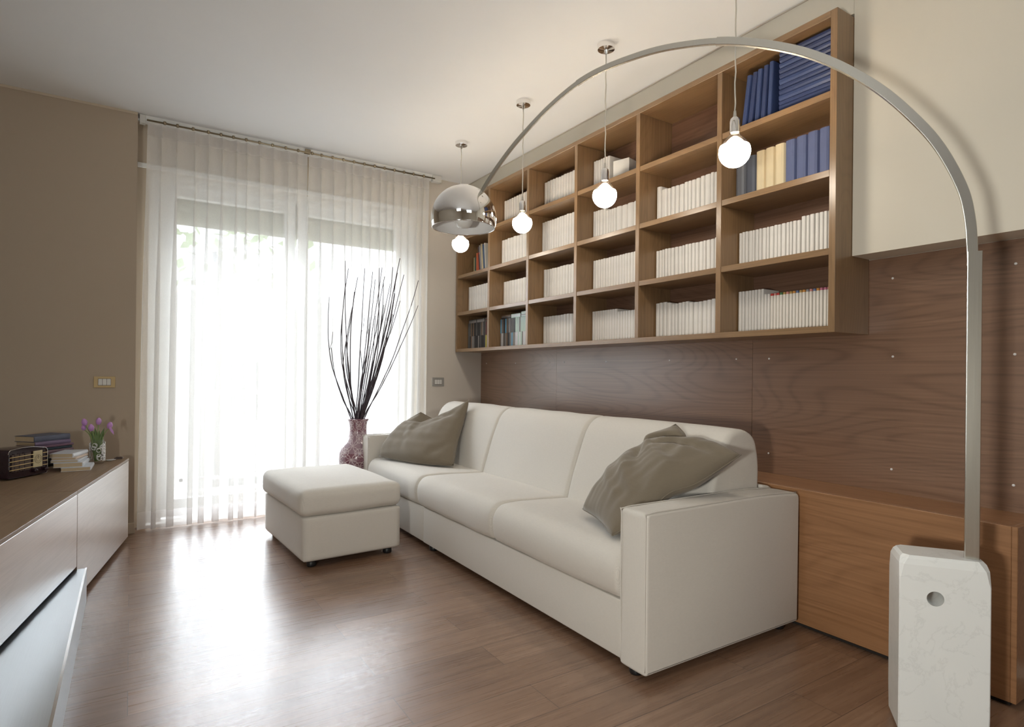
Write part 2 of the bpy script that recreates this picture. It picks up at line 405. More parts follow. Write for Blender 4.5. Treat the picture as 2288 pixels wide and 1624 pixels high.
# window: frame, mullions, panes, roller shutter
wn = empty('window_1', (1.17, 5.25, 0), kind='structure')
def lbox(x0, x1, y0, y1, z0, z1, o=(1.17, 5.25, 0), bev=0, bm=None): return box(x0-o[0], x1-o[0], y0-o[1], y1-o[1], z0-o[2], z1-o[2], bev, 2, bm)
fr = lbox(.10, .20, 5.20, 5.29, .0, 2.64, bev=.004); lbox(2.14, 2.24, 5.20, 5.29, 0, 2.64, bev=.004, bm=fr); lbox(.20, 2.14, 5.20, 5.29, 2.56, 2.64, bm=fr)
obj('window_frame', fr, MT['white'], wn)
for a, b in ((.20, 1.16), (1.18, 2.14)):
    s = lbox(a, a+.085, 5.21, 5.275, .03, 2.56, bev=.004); lbox(b-.085, b, 5.21, 5.275, .03, 2.56, bev=.004, bm=s)
    lbox(a+.085, b-.085, 5.21, 5.275, .03, .16, bm=s); lbox(a+.085, b-.085, 5.21, 5.275, 2.48, 2.56, bm=s)
    sa = obj('window_sash', s, MT['white'], wn)
    obj('glass_pane', lbox(a+.085, b-.085, 5.238, 5.246, .16, 2.48), MT['glass'], sa)
sh = bmesh.new()
for k in range(8): lbox(.12, 2.22, 5.33, 5.345, 2.29+k*.045, 2.29+k*.045+.0448, bev=.001, bm=sh)
obj('roller_shutter', sh, MT['shutter'], wn)
struct('trim_3', box(.027, 2.30, 5.085, 5.10, 2.62, 2.655, .003), MT['white'])

# outside: balcony, railing, tree, facade opposite
obj('balcony_slab', box(-.6, 3.4, 5.42, 6.65, -.25, -.03), MT['stone'], kind='structure')
ra = empty('balcony_railing', (1.2, 6.55, -.03), 'grey metal balcony railing seen faintly through the sheer curtains', 'railing')
obj('handrail', box(-1.8, 2.2, -.02, .02, .94, .98, .004), MT['railing'], ra)
obj('bottom_rail', box(-1.8, 2.2, -.015, .015, .10, .13), MT['railing'], ra)
for k in range(5): obj('post', box(-1.8+k, -1.77+k, -.015, .015, 0, .94), MT['railing'], ra)
for k in range(27): obj('baluster', box(-1.67+k*.145, -1.658+k*.145, -.006, .006, .13, .94), MT['railing'], ra)
fa = empty('opposite_building', (2, 19, -6), 'pale rendered apartment building across the street beyond the window', 'building')
obj('facade', box(-14, 14, 0, 1, 0, 9.4), MT['facade'], fa)
for i in range(6):
    for j in range(2):
        wf = obj('facade_window', box(-9+i*3.1, -7.7+i*3.1, -.06, .0, 2.2+j*3.4, 4.1+j*3.4, .02), MT['white'], fa)
        obj('facade_pane', box(-8.9+i*3.1, -7.8+i*3.1, -.08, -.061, 2.3+j*3.4, 4.0+j*3.4), MT['darkpane'], wf)
tr = empty('street_tree', (1.3, 12, -6), 'green leafy street tree seen hazily through the curtain', 'tree')
obj('trunk', tube([(0, 0, 0), (.1, 0, 3), (0, .1, 6.5), (0, 0, 9.3)], .18, 10, taper=.08), MT['twig'], tr, smooth=True)
rnd = random.Random(5); cb = bmesh.new()
for k in range(190):
    th = rnd.uniform(0, 2*PI); ph = math.acos(rnd.uniform(-1, 1)); r_ = rnd.random()**.4
    p = Vector((1.9*r_*sin(ph)*cos(th), 1.7*r_*sin(ph)*sin(th), 9.6+1.3*r_*cos(ph)))
    q = Matrix.Rotation(rnd.uniform(0, 6), 4, Vector((rnd.random(), rnd.random(), rnd.random())).normalized())
    b2 = bmesh.new(); s = .13; vs = [b2.verts.new((a*s, b*s*.6, 0)) for a, b in ((-1, 0), (0, -1), (1, 0), (0, 1))]; b2.faces.new(vs)
    merge(cb, b2, Matrix.Translation(p) @ q)
obj('foliage', cb, MT['green'], tr)

# ------------------------------------------------------------ curtain rail and curtains
CY, RZ = 4.965, 2.930
rl = empty('curtain_rail', (1.17, CY, RZ), 'brass curtain rod with round gliders under the white ceiling track', 'curtain rail')
obj('rod', tube([(-1.09, -.020, -.010), (1.15, -.020, -.010)], .0065, 10), MT['rod'], rl, smooth=True)
obj('ceiling_track', box(-1.13, 1.19, -.008, .085, -.008, .0265, .002), MT['white'], rl)
for x in (-1.115, 1.15): obj('end_bracket', box(x-.018, x+.018+(.05 if x > 0 else 0), -.02, .03, -.035, .024, .003), MT['socketgrey'], rl)
obj('centre_bracket', box(.0, .045, -.02, .02, -.012, .02, .004), MT['rod'], rl)
gb = [-.98+.0, -.90, -.80, -.70, -.615, -.53, -.44, -.345, -.25, -.15, -.055, .055, .13, .22, .31, .40, .49, .58, .67, .76, .85, .94, 1.04]
for x in gb: obj('glider', lathe([(0, .004), (.009, .001), (.012, -.010), (.009, -.020), (0, -.024)], 10, x, -.024), MT['rod'], rl, smooth=True)
def curtain(xa, xb, xa_b, xb_b, n, seed, label):
    rnd = random.Random(seed); root = empty('sheer_curtain', ((xa+xb)/2, CY, 0), label, 'curtain', 'sheer curtains over the window')
    ox = (xa+xb)/2; ztop = RZ-.026; zb = .012
    wd = [rnd.uniform(.7, 1.35) for _ in range(n)]; cum = [0]
    for q in wd: cum.append(cum[-1]+q)
    cum = [c/cum[-1] for c in cum]
    ovl = [rnd.uniform(.30, .46) for _ in range(n)]; amp = [rnd.uniform(.018, .036) for _ in range(n)]; dr = [rnd.uniform(-.02, .02) for _ in range(n)]
    zs = [ztop-(ztop-zb)*k/46 for k in range(47)]
    zs = sorted(set([round(z, 4) for z in zs]+[ztop-.085, ztop-.0851, .135, .1351]), reverse=True)
    S = 22
    def pt(i, t, z):
        k = (ztop-z)/(ztop-zb); op = min(1, .35+k*1.5)
        L = cum[i+1]-cum[i]; s = cum[i]+L*t
        x0 = xa+(xa_b-xa)*k; x1 = xb+(xb_b-xb)*k; W = x1-x0
        x = x0+W*s-ovl[i]*W*L*op*sin(2*PI*t)*(.62 if k < .05 else 1)+dr[i]*op*k*sin(PI*t)
        y = (amp[i]*(.35+.75*op))*(1-cos(2*PI*t))*.9-.02+.008*noise.noise(Vector((x*5, z*1.3, seed)))
        if z < 1.0 and 1.3 < x < 1.95 : # pushed back behind the floor vase
            y += .055*min(1, (1.0-z)/.3)*max(0, 1-((x-1.6)/.33)**2)
        return Vector((x-ox, y, z))
    def sheet(zr, dy=0):
        bm = bmesh.new(); rows = []
        for z in zr: rows.append([bm.verts.new(pt(i, j/S, z)+Vector((0, dy, 0))) for i in range(n) for j in range(S)]+[bm.verts.new(pt(n-1, 1, z)+Vector((0, dy, 0)))])
        for a, b in zip(rows, rows[1:]):
            for k in range(len(a)-1): bm.faces.new((a[k], a[k+1], b[k+1], b[k]))
        return bm
    main = [z for z in zs if ztop-.0851 >= z >= .135]
    obj('curtain_panel', sheet(main), MT['sheer'], root, smooth=True)
    obj('heading_tape', sheet([z for z in zs if z >= ztop-.0851]), MT['hem'], root, smooth=True)
    obj('bottom_hem', sheet([z for z in zs if z <= .135]), MT['hem'], root, smooth=True)
curtain(.085, 1.190, .045, 1.195, 12, 11, 'sheer white curtain hanging in pleats over the left window half')
curtain(1.200, 2.265, 1.205, 2.235, 14, 23, 'sheer white curtain hanging in pleats behind the twig vase')

# ------------------------------------------------------------ bookcase
BX, XB = 2.588, 2.875
Y0, Y1 = 1.421, 5.023; BT = .030
zt = [1.374, 1.718, 2.065, 2.414]; zl = [1.345]+[z-BT for z in zt[1:]]
yc = [1.436, 2.037, 2.633, 3.231, 3.824, 4.418, 5.008]
ORD = ['first', 'second', 'third', 'fourth', 'fifth', 'sixth', 'seventh', 'eighth', 'ninth', 'tenth', 'eleventh', 'twelfth', 'thirteenth', 'fourteenth', 'fifteenth', 'sixteenth', 'seventeenth', 'eighteenth', 'nineteenth', 'twentieth', 'twenty-first', 'twenty-second', 'twenty-third', 'twenty-fourth', 'twenty-fifth', 'twenty-sixth', 'twenty-seventh', 'twenty-eighth', 'twenty-ninth', 'thirtieth', 'thirty-first', 'thirty-second', 'thirty-third', 'thirty-fourth']
bk = empty('bookcase', (BX, (Y0+Y1)/2, 1.345), 'long oak wall bookcase with six columns mounted above the sofa', 'bookcase')
oy = (Y0+Y1)/2
def bb(x0, x1, y0, y1, z0, z1, bev=.0012): return box(x0-BX, x1-BX, y0-oy, y1-oy, z0-1.345, z1-1.345, bev, 1)
obj('top_panel', bb(BX, XB, Y0+BT, Y1-BT, 2.738, 2.768), MT['shelf'], bk)
obj('bottom_panel', bb(BX, XB, Y0+BT, Y1-BT, 1.345, 1.374), MT['shelf'], bk)
for y in (Y0, Y1-BT): obj('side_panel', bb(BX, XB, y, y+BT, 1.345, 2.768), MT['shelfz'], bk)
for y in yc[1:6]: obj('divider', bb(BX, XB-.006, y-BT/2, y+BT/2, 1.374, 2.738), MT['shelfz'], bk)
obj('back_panel', bb(XB-.006, XB, Y0+BT, Y1-BT, 1.374, 2.738), MT['shelfback'], bk)
for i in range(6):
    for z in zt[1:]: obj('shelf', bb(BX+.002, XB-.006, yc[i]+BT/2+.0005, yc[i+1]-BT/2-.002, z-BT, z), MT['shelf'], bk)

BK = {}
def book(name, y, wd, h, z, label, group, d=.135, xf=2.728, lean=0.0, cover=None, pages=None, flat=False, seed=0, cat='book', rounded=.35):
    """upright book: spine towards the room (-x), width along y"""
    cover = cover or MT['spinewhite']; pages = pages or MT['paper']
    key = (round(wd, 4), round(h, 3), round(d, 3), cover.name, flat)
    root_loc = (xf, y, z)
    if key in BK:
        src = BK[key]; o = src.copy(); COL.objects.link(o)
    else:
        bm = bmesh.new(); e = wd*rounded*.7; c = .0016 if wd < .03 else .003; hw = wd/2-(.0021 if wd < .04 else .0012)
        prof = [(d, -hw), (.002+e, -hw), (e*.35, -hw*.82), (0, -hw*.45), (0, hw*.45), (e*.35, hw*.82), (.002+e, hw), (d, hw)]
        lo = [bm.verts.new((x, yy, 0)) for x, yy in prof]; hi = [bm.verts.new((x, yy, h)) for x, yy in prof]
        n = len(prof)
        for i in range(n-1): bm.faces.new((lo[i], lo[i+1], hi[i+1], hi[i]))
        # cover boards' thickness and pages slightly recessed
        pp = [(d, -hw+c), (.003+e, -hw+c), (.003+e, hw-c), (d, hw-c)]
        for zz, src_r, s in ((h, hi, -1), (0, lo, 1)):
            q = [bm.verts.new((x, yy, zz)) for x, yy in pp]; q2 = [bm.verts.new((x, yy, zz+s*.003)) for x, yy in pp]
            bm.faces.new((src_r[0], src_r[1], q[1], q[0])); bm.faces.new((src_r[1], src_r[2], src_r[3], src_r[4], src_r[5], src_r[6], q[2], q[1])); bm.faces.new((src_r[6], src_r[7], q[3], q[2]))
            for i in range(3): bm.faces.new((q[i], q[i+1], q2[i+1], q2[i]))
            f = bm.faces.new(q2); f.material_index = 1
        f = bm.faces.new((lo[0], lo[7], hi[7], hi[0])); f.material_index = 1
        o = obj(name, bm, [cover, pages]); BK[key] = o
    o.name = name
    o.location = root_loc; o.rotation_euler = (lean, 0, 0)
    o['label'] = label; o['category'] = cat; o['group'] = group
    return o
SH = ['bottom', 'second', 'third', 'top']
def fill(ci, row, widths, heights, what, cover=None, d=.135, xf=2.728, jit=.002, name='paperback_book', gap=.0, seed=1, leans=None):
    """ci: column from the window (0..5); books start at the column's window-side wall"""
    iy = 5-ci; ylo = yc[iy]+BT/2; yhi = yc[iy+1]-BT/2-.002
    rnd = random.Random(seed*31+ci*7+row); tot = sum(widths); sc = (yhi-ylo-.003-gap)/tot; y = yhi-.0015; z = zt[row]+.0005
    n = len(widths)
    for k in range(n):
        wd = widths[k]*sc; h = heights(k, n) if callable(heights) else heights
        h += rnd.uniform(-jit, jit); c = cover[k] if isinstance(cover, list) else cover
        wt = what[k] if isinstance(what, list) else what
        book(name, y-wd/2, wd, round(h, 3), z, '%s, %s from left, %s shelf, %s bookcase column from window' % (wt, ORD[k], SH[row], ORD[ci]), 'books on the %s shelf of the %s column' % (SH[row], ORD[ci]), d=d, xf=xf+rnd.uniform(0, .003), cover=c)
        y -= wd
W = lambda n, s, a=.8, b=1.25: [random.Random(s*97+i*13).choice([a, .95, 1.0, 1.08, b]) for i in range(n)]
eq = lambda n: [1]*n
# column 1 (by the window)
fill(0, 1, eq(12), .245, 'slim white paperback', jit=.0, xf=2.70)
fill(0, 3, eq(13), .22, 'slim white paperback', xf=2.72)
# column 2
fill(1, 1, eq(13), .225, 'slim white paperback', xf=2.725)
fill(1, 2, eq(12), .235, 'white paperback', xf=2.70)
fill(1, 3, eq(15), .232, 'slim white paperback', xf=2.725)
# column 3
fill(2, 0, eq(15), .222, 'slim white paperback'); fill(2, 1, eq(16), .245, 'slim white paperback'); fill(2, 2, eq(18), .268, 'tall white paperback', xf=2.71); fill(2, 3, eq(16), .235, 'slim white paperback')
# column 4
fill(3, 0, eq(22), lambda k, n: .214 if k < 10 else .194, 'slim white paperback', jit=0); fill(3, 1, eq(21), .226, 'slim white paperback', jit=.001)
fill(3, 2, [.7, .7, .7, 1, .9, .9, .7, .7, .8, 1.6, 1.6, 1.7, 1.7, 1.7, 1.7], lambda k, n: .224 if k < 5 else .205, 'white paperback', jit=.001)
def partial(ci, row, specs, label_kind, cover=None, d=.135, xf=2.728, start=0.0):
    iy = 5-ci; y = yc[iy+1]-BT/2-.003-start
    for k, (wd, h) in enumerate(specs):
        book('paperback_book', y-wd/2, wd, h, zt[row]+.0005, '%s, %s from left, %s shelf, %s bookcase column from window' % (label_kind, ORD[k], SH[row], ORD[ci]), 'books on the %s shelf of the %s column' % (SH[row], ORD[ci]), d=d, xf=xf, cover=cover)
        y -= wd
    return y
partial(3, 3, [(.024, .228), (.022, .228), (.026, .225), (.024, .226), (.026, .226), (.022, .226), (.026, .224)], 'white paperback')
b1 = obj('storage_box', box(-.0, .13, -.06, .06, 0, .150, .002), MT['spinewhite'], loc=(2.70, 2.90, 2.4145), label='pale cardboard box turned askew beside white paperbacks on top shelf', cat='box')
b1.rotation_euler = (0, 0, .28)
# column 5
fill(4, 0, W(19, 3), lambda k, n: [.215, .217, .218, .21, .20, .20, .203, .205, .206, .198, .196, .196, .198, .20, .203, .194, .193, .192, .194][k], 'white paperback', jit=0)
fill(4, 1, W(22, 5), .196, 'slim white paperback', jit=.002)
fill(4, 2, [1.2, 1.6, .9, 1.1, 1, 1.2, 1, .8, 1, 1, 1, 1.3, .8, 1.3, .9, 1, 1], lambda k, n: .243 if k == 0 else .215+.006*(k > 9 and k < 13), 'white paperback', jit=.003)
# column 6
def stripe(name, col, a=(.76, .72, .66)):
    t = NT(name); tc = t.add('ShaderNodeTexCoord'); sep = t.add('ShaderNodeSeparateXYZ'); t.link(tc.outputs['Object'], sep.inputs[0])
    t.link(t.mix(t.math('GREATER_THAN', sep.outputs[2], .182), a, col), t.b.inputs['Base Color']); t.b.inputs['Roughness'].default_value = .5; return t.m
tops = [stripe('spine_top_'+n, c) for n, c in (('red', (.55, .04, .03)), ('salmon', (.60, .25, .22)), ('green', (.08, .20, .07)), ('ochre', (.45, .28, .08)), ('blue', (.12, .17, .32)), ('rose', (.50, .16, .24)), ('grey', (.3, .3, .3)), ('orange', (.62, .28, .06)))]
seq = [0, 1, 0, 2, 3, 1, 3, 7, 4, 3, 7, 6, 1, 4, 7, 5, 5, 1, 5, 6, 6, 4]
fill(5, 0, [1.2, 1, 1.2, 1, 1, 1, 1.1, 1]+[.95]*24, lambda k, n: .222 if k < 8 else .193, ['tall white paperback']*8+['slim white journal with striped top']*24, cover=[MT['spinewhite']]*8+[MT['spinewhite'], MT['spinewhite']]+[tops[s] for s in seq], jit=.0005)
fill(5, 1, W(27, 9), lambda k, n: .192 if k < 17 else .206, 'white paperback', jit=.001)
grey1 = plain('slate_grey_cloth', (.16, .165, .185), .6); grey2 = plain('dark_slate_cloth', (.10, .11, .14), .6); creamc = plain('cream_buckram', (.70, .585, .38), .6)
blue = plain('blue_cloth_binding', (.105, .128, .245), .5); navy = plain('navy_cloth_binding', (.026, .040, .112), .42); navy2 = plain('deep_blue_cloth_binding', (.034, .054, .145), .42)
vol = [(.058, .205, grey1, 'mid grey cloth volume'), (.062, .225, grey2, 'dark slate cloth volume'), (.052, .233, creamc, 'cream bound volume'), (.050, .233, creamc, 'cream bound volume'), (.055, .234, creamc, 'cream bound volume'), (.054, .236, blue, 'blue bound volume with cream edge'), (.056, .237, blue, 'blue bound volume with cream edge'), (.056, .238, blue, 'blue bound volume with cream edge'), (.054, .238, blue, 'blue bound volume with cream edge'), (.053, .24, blue, 'blue bound volume with cream edge')]
fill(5, 2, [v[0] for v in vol], lambda k, n: vol[k][1], [v[3] for v in vol], cover=[v[2] for v in vol], d=.17, xf=2.69, name='bound_book', jit=0)
# top shelf of column 6: leaning navy volumes, then a tall pile of lying ones
yy = 1.925
for k, (wd, ln, h) in enumerate([(.030, .125, .262), (.032, .118, .264), (.029, .075, .268), (.030, .070, .272), (.026, .045, .278)]):
    b = book('bound_book', 0, wd, h, 2.4145, 'navy bound volume leaning on the pile, %s from left, top shelf of last bookcase column' % ORD[k], 'leaning navy volumes on the top shelf', d=.22, xf=2.63, cover=navy if k % 2 else navy2)
    b.rotation_euler = (ln, 0, 0); b.location.y = yy; b.location.z += abs(sin(ln))*wd/2; yy -= wd+.006
ths = [.023, .027, .020, .030, .026, .022, .031, .024, .026, .025, .029, .026]
z = 2.4145; rnd = random.Random(2)
for k, th in enumerate(ths):
    bm = bmesh.new(); L = .272+rnd.uniform(-.003, .003); d = .20
    prof = [(d, 0), (.006, 0), (0, th*.3), (0, th*.7), (.006, th-.0008), (d, th-.0008)]
    a = [bm.verts.new((x, -L/2, zz)) for x, zz in prof]; b = [bm.verts.new((x, L/2, zz)) for x, zz in prof]
    for i in range(5): bm.faces.new((a[i], a[i+1], b[i+1], b[i]))
    bm.faces.new((a[5], a[0], b[0], b[5])).material_index = 1; bm.faces.new(a).material_index = 1; bm.faces.new(b[::-1]).material_index = 1
    obj('bound_book', bm, [navy if k % 3 else navy2, navy], loc=(2.635+rnd.uniform(0, .003), 1.455+.138, z), label='navy volume lying flat, %s from bottom of the pile on the top shelf' % ORD[k], cat='book', group='pile of navy volumes lying on the top shelf')
    z += th
# column 1 third shelf: leaning coloured books
cc = [((.62, .60, .55), .022, .27, .10), ((.07, .12, .22), .026, .262, .11), ((.62, .52, .33), .024, .272, .12), ((.35, .33, .33), .02, .265, .13), ((.08, .06, .07), .022, .255, .13), ((.45, .07, .03), .028, .20, 0), ((.50, .12, .05), .024, .20, 0), ((.05, .08, .06), .02, .17, 0), ((.30, .24, .12), .02, .165, 0)]
yy = 4.665; cn = ['white', 'navy', 'straw yellow', 'grey', 'black', 'red', 'orange red', 'dark green', 'brown']
for k, (c, wd, h, ln) in enumerate(cc):
    m = plain(cn[k].replace(' ', '_')+'_cover', c, .45)
    b = book('paperback_book', yy, wd, h, zt[2]+.001 if False else 2.0655, '%s book on the third shelf, nearest the window, behind the chrome lamp' % cn[k], 'coloured books on the third shelf by the window', d=.16, xf=2.70, cover=m)
    b.rotation_euler = (-ln, 0, 0); b.location.z += abs(sin(ln))*wd/2; yy += wd+.004
# disc cases
def cases(ci, seed, pal, lab):
    rnd = random.Random(seed); iy = 5-ci; ylo = yc[iy]+BT/2; yhi = yc[iy+1]-BT/2-.004
    n = 27; wd = (yhi-ylo-.025)/n
    for tier in range(2):
        y = yhi-wd/2
        for k in range(n):
            f = k/n; cset = pal(f, rnd)
            m = cset
            if (tier == 1): lean = .0
            book('disc_case', y, wd*.96, .120, zt[0]+.0006+tier*.1215, '%s disc case, %s from left, %s tier, %s bookcase column from window' % (m[1], ORD[k], ['lower', 'upper'][tier], ORD[ci]), '%s' % lab, d=.12, xf=2.70, cover=m[0], pages=m[0], cat='disc case', rounded=.05)
            y -= wd
    z = zt[0]+.0006+.243
    for s in range(4 if ci else 3):
        for q in range(3):
            m = pal(q/3+.1, rnd); hh = .0105
            if s > 2 and q < 2: continue
            o = obj('disc_case', box(0, .12, -.07, .07, 0, hh-.0004, .0006, 1), m[0], loc=(2.70, yhi-.09-q*.155, z+s*hh), label='%s disc case lying flat, %s up in the %s pile, %s column' % (m[1], ORD[s], ['left', 'middle', 'right'][q], ORD[ci]), cat='disc case', group=lab)
CC = {n: plain(n.replace(' ', '_')+'_case', c, .25) for n, c in {'black': (.02, .02, .022), 'dark grey': (.09, .085, .08), 'mid grey': (.22, .20, .19), 'white': (.62, .62, .64), 'dark red': (.12, .03, .035), 'blue': (.12, .33, .52), 'pale green': (.50, .62, .56), 'yellow': (.62, .52, .10), 'brown': (.16, .10, .06), 'red': (.55, .06, .04)}.items()}
def pal1(f, r): n = r.choice(['black', 'dark grey', 'dark grey', 'mid grey', 'black', 'brown', 'black'] if f < .6 else ['black', 'mid grey', 'dark red', 'brown', 'dark grey', 'yellow', 'blue', 'white']); return CC[n], n
def pal2(f, r): n = r.choice(['brown', 'black', 'dark grey', 'mid grey', 'black', 'white', 'mid grey', 'dark grey', 'blue'] if f < .42 else ['pale green', 'pale green', 'pale green', 'white', 'pale green', 'mid grey', 'red' if r.random() < .12 else 'pale green']); return CC[n], n
cases(0, 4, pal1, 'dark disc cases on the bottom shelf nearest the window'); cases(1, 8, pal2, 'pale disc cases on the bottom shelf of the second column')

# ------------------------------------------------------------ wood wall panels with screw caps
PX = 2.878
def wpanel(y0, y1, z0, z1, caps, label):
    r = empty('wall_panel', (PX, (y0+y1)/2, (z0+z1)/2), label, 'wall panel', 'brown veneer wall panels'); cy_, cz = (y0+y1)/2, (z0+z1)/2
    obj('panel_board', box(0, .007, y0-cy_+.0008, y1-cy_-.0008, z0-cz, z1-cz, .0008, 1), MT['panel'], r)
    for y, z in caps:
        bm = lathe([(0, -.0035), (.0035, -.0033), (.0052, -.0018), (.0052, 0)], 12); bmesh.ops.rotate(bm, verts=bm.verts, matrix=Matrix.Rotation(PI/2, 3, 'Y'))
        for v in bm.verts: v.co = Vector((-abs(v.co.x), v.co.y+y-cy_, v.co.z+z-cz))
        obj('screw_cap', bm, MT['cap'], r, smooth=True)
wpanel(3.818, 5.040, .05, 1.692, [(4.934, 1.242), (4.421, 1.240), (3.912, 1.242)], 'brown veneer wall panel behind the far sofa end, next to the window wall')
wpanel(2.031, 3.818, .05, 1.692, [(3.718, 1.242), (3.225, 1.242), (2.627, 1.242), (2.134, 1.243)], 'brown veneer wall panel behind the middle of the sofa')
wpanel(-1.2, 2.031, .05, 1.690, [(1.930, 1.242), (1.316, 1.242), (.879, 1.243), (1.320, 1.594), (.879, 1.594), (1.927, .735), (1.317, .736), (.879, .736)], 'brown veneer wall panel behind the arc lamp pole and low bench')

# ------------------------------------------------------------ low bench
bn = empty('low_bench', (2.59, 2.9, 0), 'long low wooden storage bench running behind the sofa', 'bench')
def nb(x0, x1, y0, y1, z0, z1, bev=.0015): return box(x0-2.59, x1-2.59, y0-2.9, y1-2.9, z0, z1, bev, 1)
obj('front_panel', nb(2.59, 2.610, .796, 5.03, .018, .632), MT['bench'], bn)
obj('top_panel', nb(2.6105, 2.877, .796, 5.03, .612, .632), MT['bench'], bn)
obj('end_panel', nb(2.59, 2.877, .778, .7955, .018, .632), MT['bench'], bn)
obj('plinth', nb(2.605, 2.877, .80, 5.03, 0, .0175), MT['joint'], bn)

# ------------------------------------------------------------ sofa
SX, SY = 2.05, 3.15
sf = empty('sofa', (SX, SY, 0), 'long cream fabric three-seat sofa under the bookcase', 'sofa')
def sh_(bm, dx=SX, dy=SY):
    bmesh.ops.translate(bm, verts=bm.verts, vec=(-dx, -dy, 0)); return bm
A = MT['sofa']
for y0, y1 in ((1.562, 1.703), (4.602, 4.735)):
    prof = rounded_poly([(1.602, .035), (2.565, .035), (2.57, .618, .03), (2.3, .634, .1), (1.602, .634, .022)], .012, 5)
    ar = obj('armrest', sh_(sweep_y(prof, y0, y1, .012, 4, 6, 0.002)), A, sf, smooth=True)
    for yy in (y0+.006, y1-.006):
        pts = catmull([(1.603, yy, .05), (1.6005, yy, .3), (1.6005, yy, .60), (1.612, yy, .6335), (1.8, yy, .636), (2.3, yy, .634), (2.55, yy, .622)], 5)
        obj('seam', sh_(tube(pts, .0022, 6)), A, ar, smooth=True)
seat_p = rounded_poly([(1.612, .272, .02), (1.592, .33, .05), (1.588, .40, .05), (1.63, .462, .07), (1.75, .468, .1), (2.1, .452, .05), (2.26, .44, .02), (2.26, .272, .02)], .02, 6)
for k, (a, b) in enumerate(((1.705, 2.668), (2.672, 3.632), (3.636, 4.600))):
    obj('seat_cushion', sh_(sweep_y(resample(seat_p, 64), a, b, .030, 6, 22, .004, .004, k*9)), A, sf, smooth=True)
back_p = rounded_poly([(2.08, .42, .01), (2.12, .56, .1), (2.175, .72, .1), (2.225, .84, .08), (2.285, .898, .06), (2.38, .908, .08), (2.465, .868, .05), (2.49, .76, .1), (2.49, .42, .01)], .02, 6)
for k, (a, b) in enumerate(((1.712, 2.668), (2.672, 3.632), (3.636, 4.600))):
    obj('back_cushion', sh_(sweep_y(resample(back_p, 60), a, b, .026, 6, 22, .002, .004, 30+k*7)), A, sf, smooth=True)
obj('rear_frame', sh_(sweep_y(rounded_poly([(2.495, .035), (2.57, .035), (2.57, .625, .02), (2.495, .64, .02)], .01, 4), 1.705, 4.60, .01, 3, 4)), A, sf, smooth=True)
obj('base_front', sh_(sweep_y(rounded_poly([(1.618, .04), (1.70, .04), (1.70, .268), (1.618, .268)], .006, 3), 1.705, 3.572, .004, 3, 8)), A, sf, smooth=True)
obj('base_front', sh_(sweep_y(rounded_poly([(1.622, .04), (1.70, .04), (1.70, .268), (1.622, .268)], .006, 3), 3.580, 4.60, .006, 3, 6)), A, sf, smooth=True)
obj('base_bottom', sh_(box(1.702, 2.49, 1.705, 4.6, .05, .268)), MT['black'], sf)
for x, y in ((1.65, 1.66), (2.5, 1.62), (1.66, 3.50), (1.66, 4.66), (2.5, 4.66)):
    obj('foot', sh_(lathe([(0, 0), (.024, 0), (.026, .006), (.028, .036), (0, .036)], 16, x, y)), MT['black'], sf, smooth=True)

# ------------------------------------------------------------ ottoman
ot = empty('ottoman', (.845, 3.522, 0), 'cream fabric box ottoman standing on the floor in front of the sofa', 'ottoman', rz=.052)
obj('base_box', rbox(0, .608, 0, .915, .04, .300, .014, 10, 0, .003), A, ot, smooth=True)
obj('cushion', rbox(-.020, .616, -.006, .922, .300, .455, .045, 16, .022, .008, .004, 3), A, ot, smooth=True)
for x, y in ((.065, .06), (.545, .06), (.065, .855), (.545, .855)):
    obj('foot', lathe([(0, 0), (.024, 0), (.027, .006), (.027, .041), (0, .041)], 16, x, y), MT['black'], ot, smooth=True)

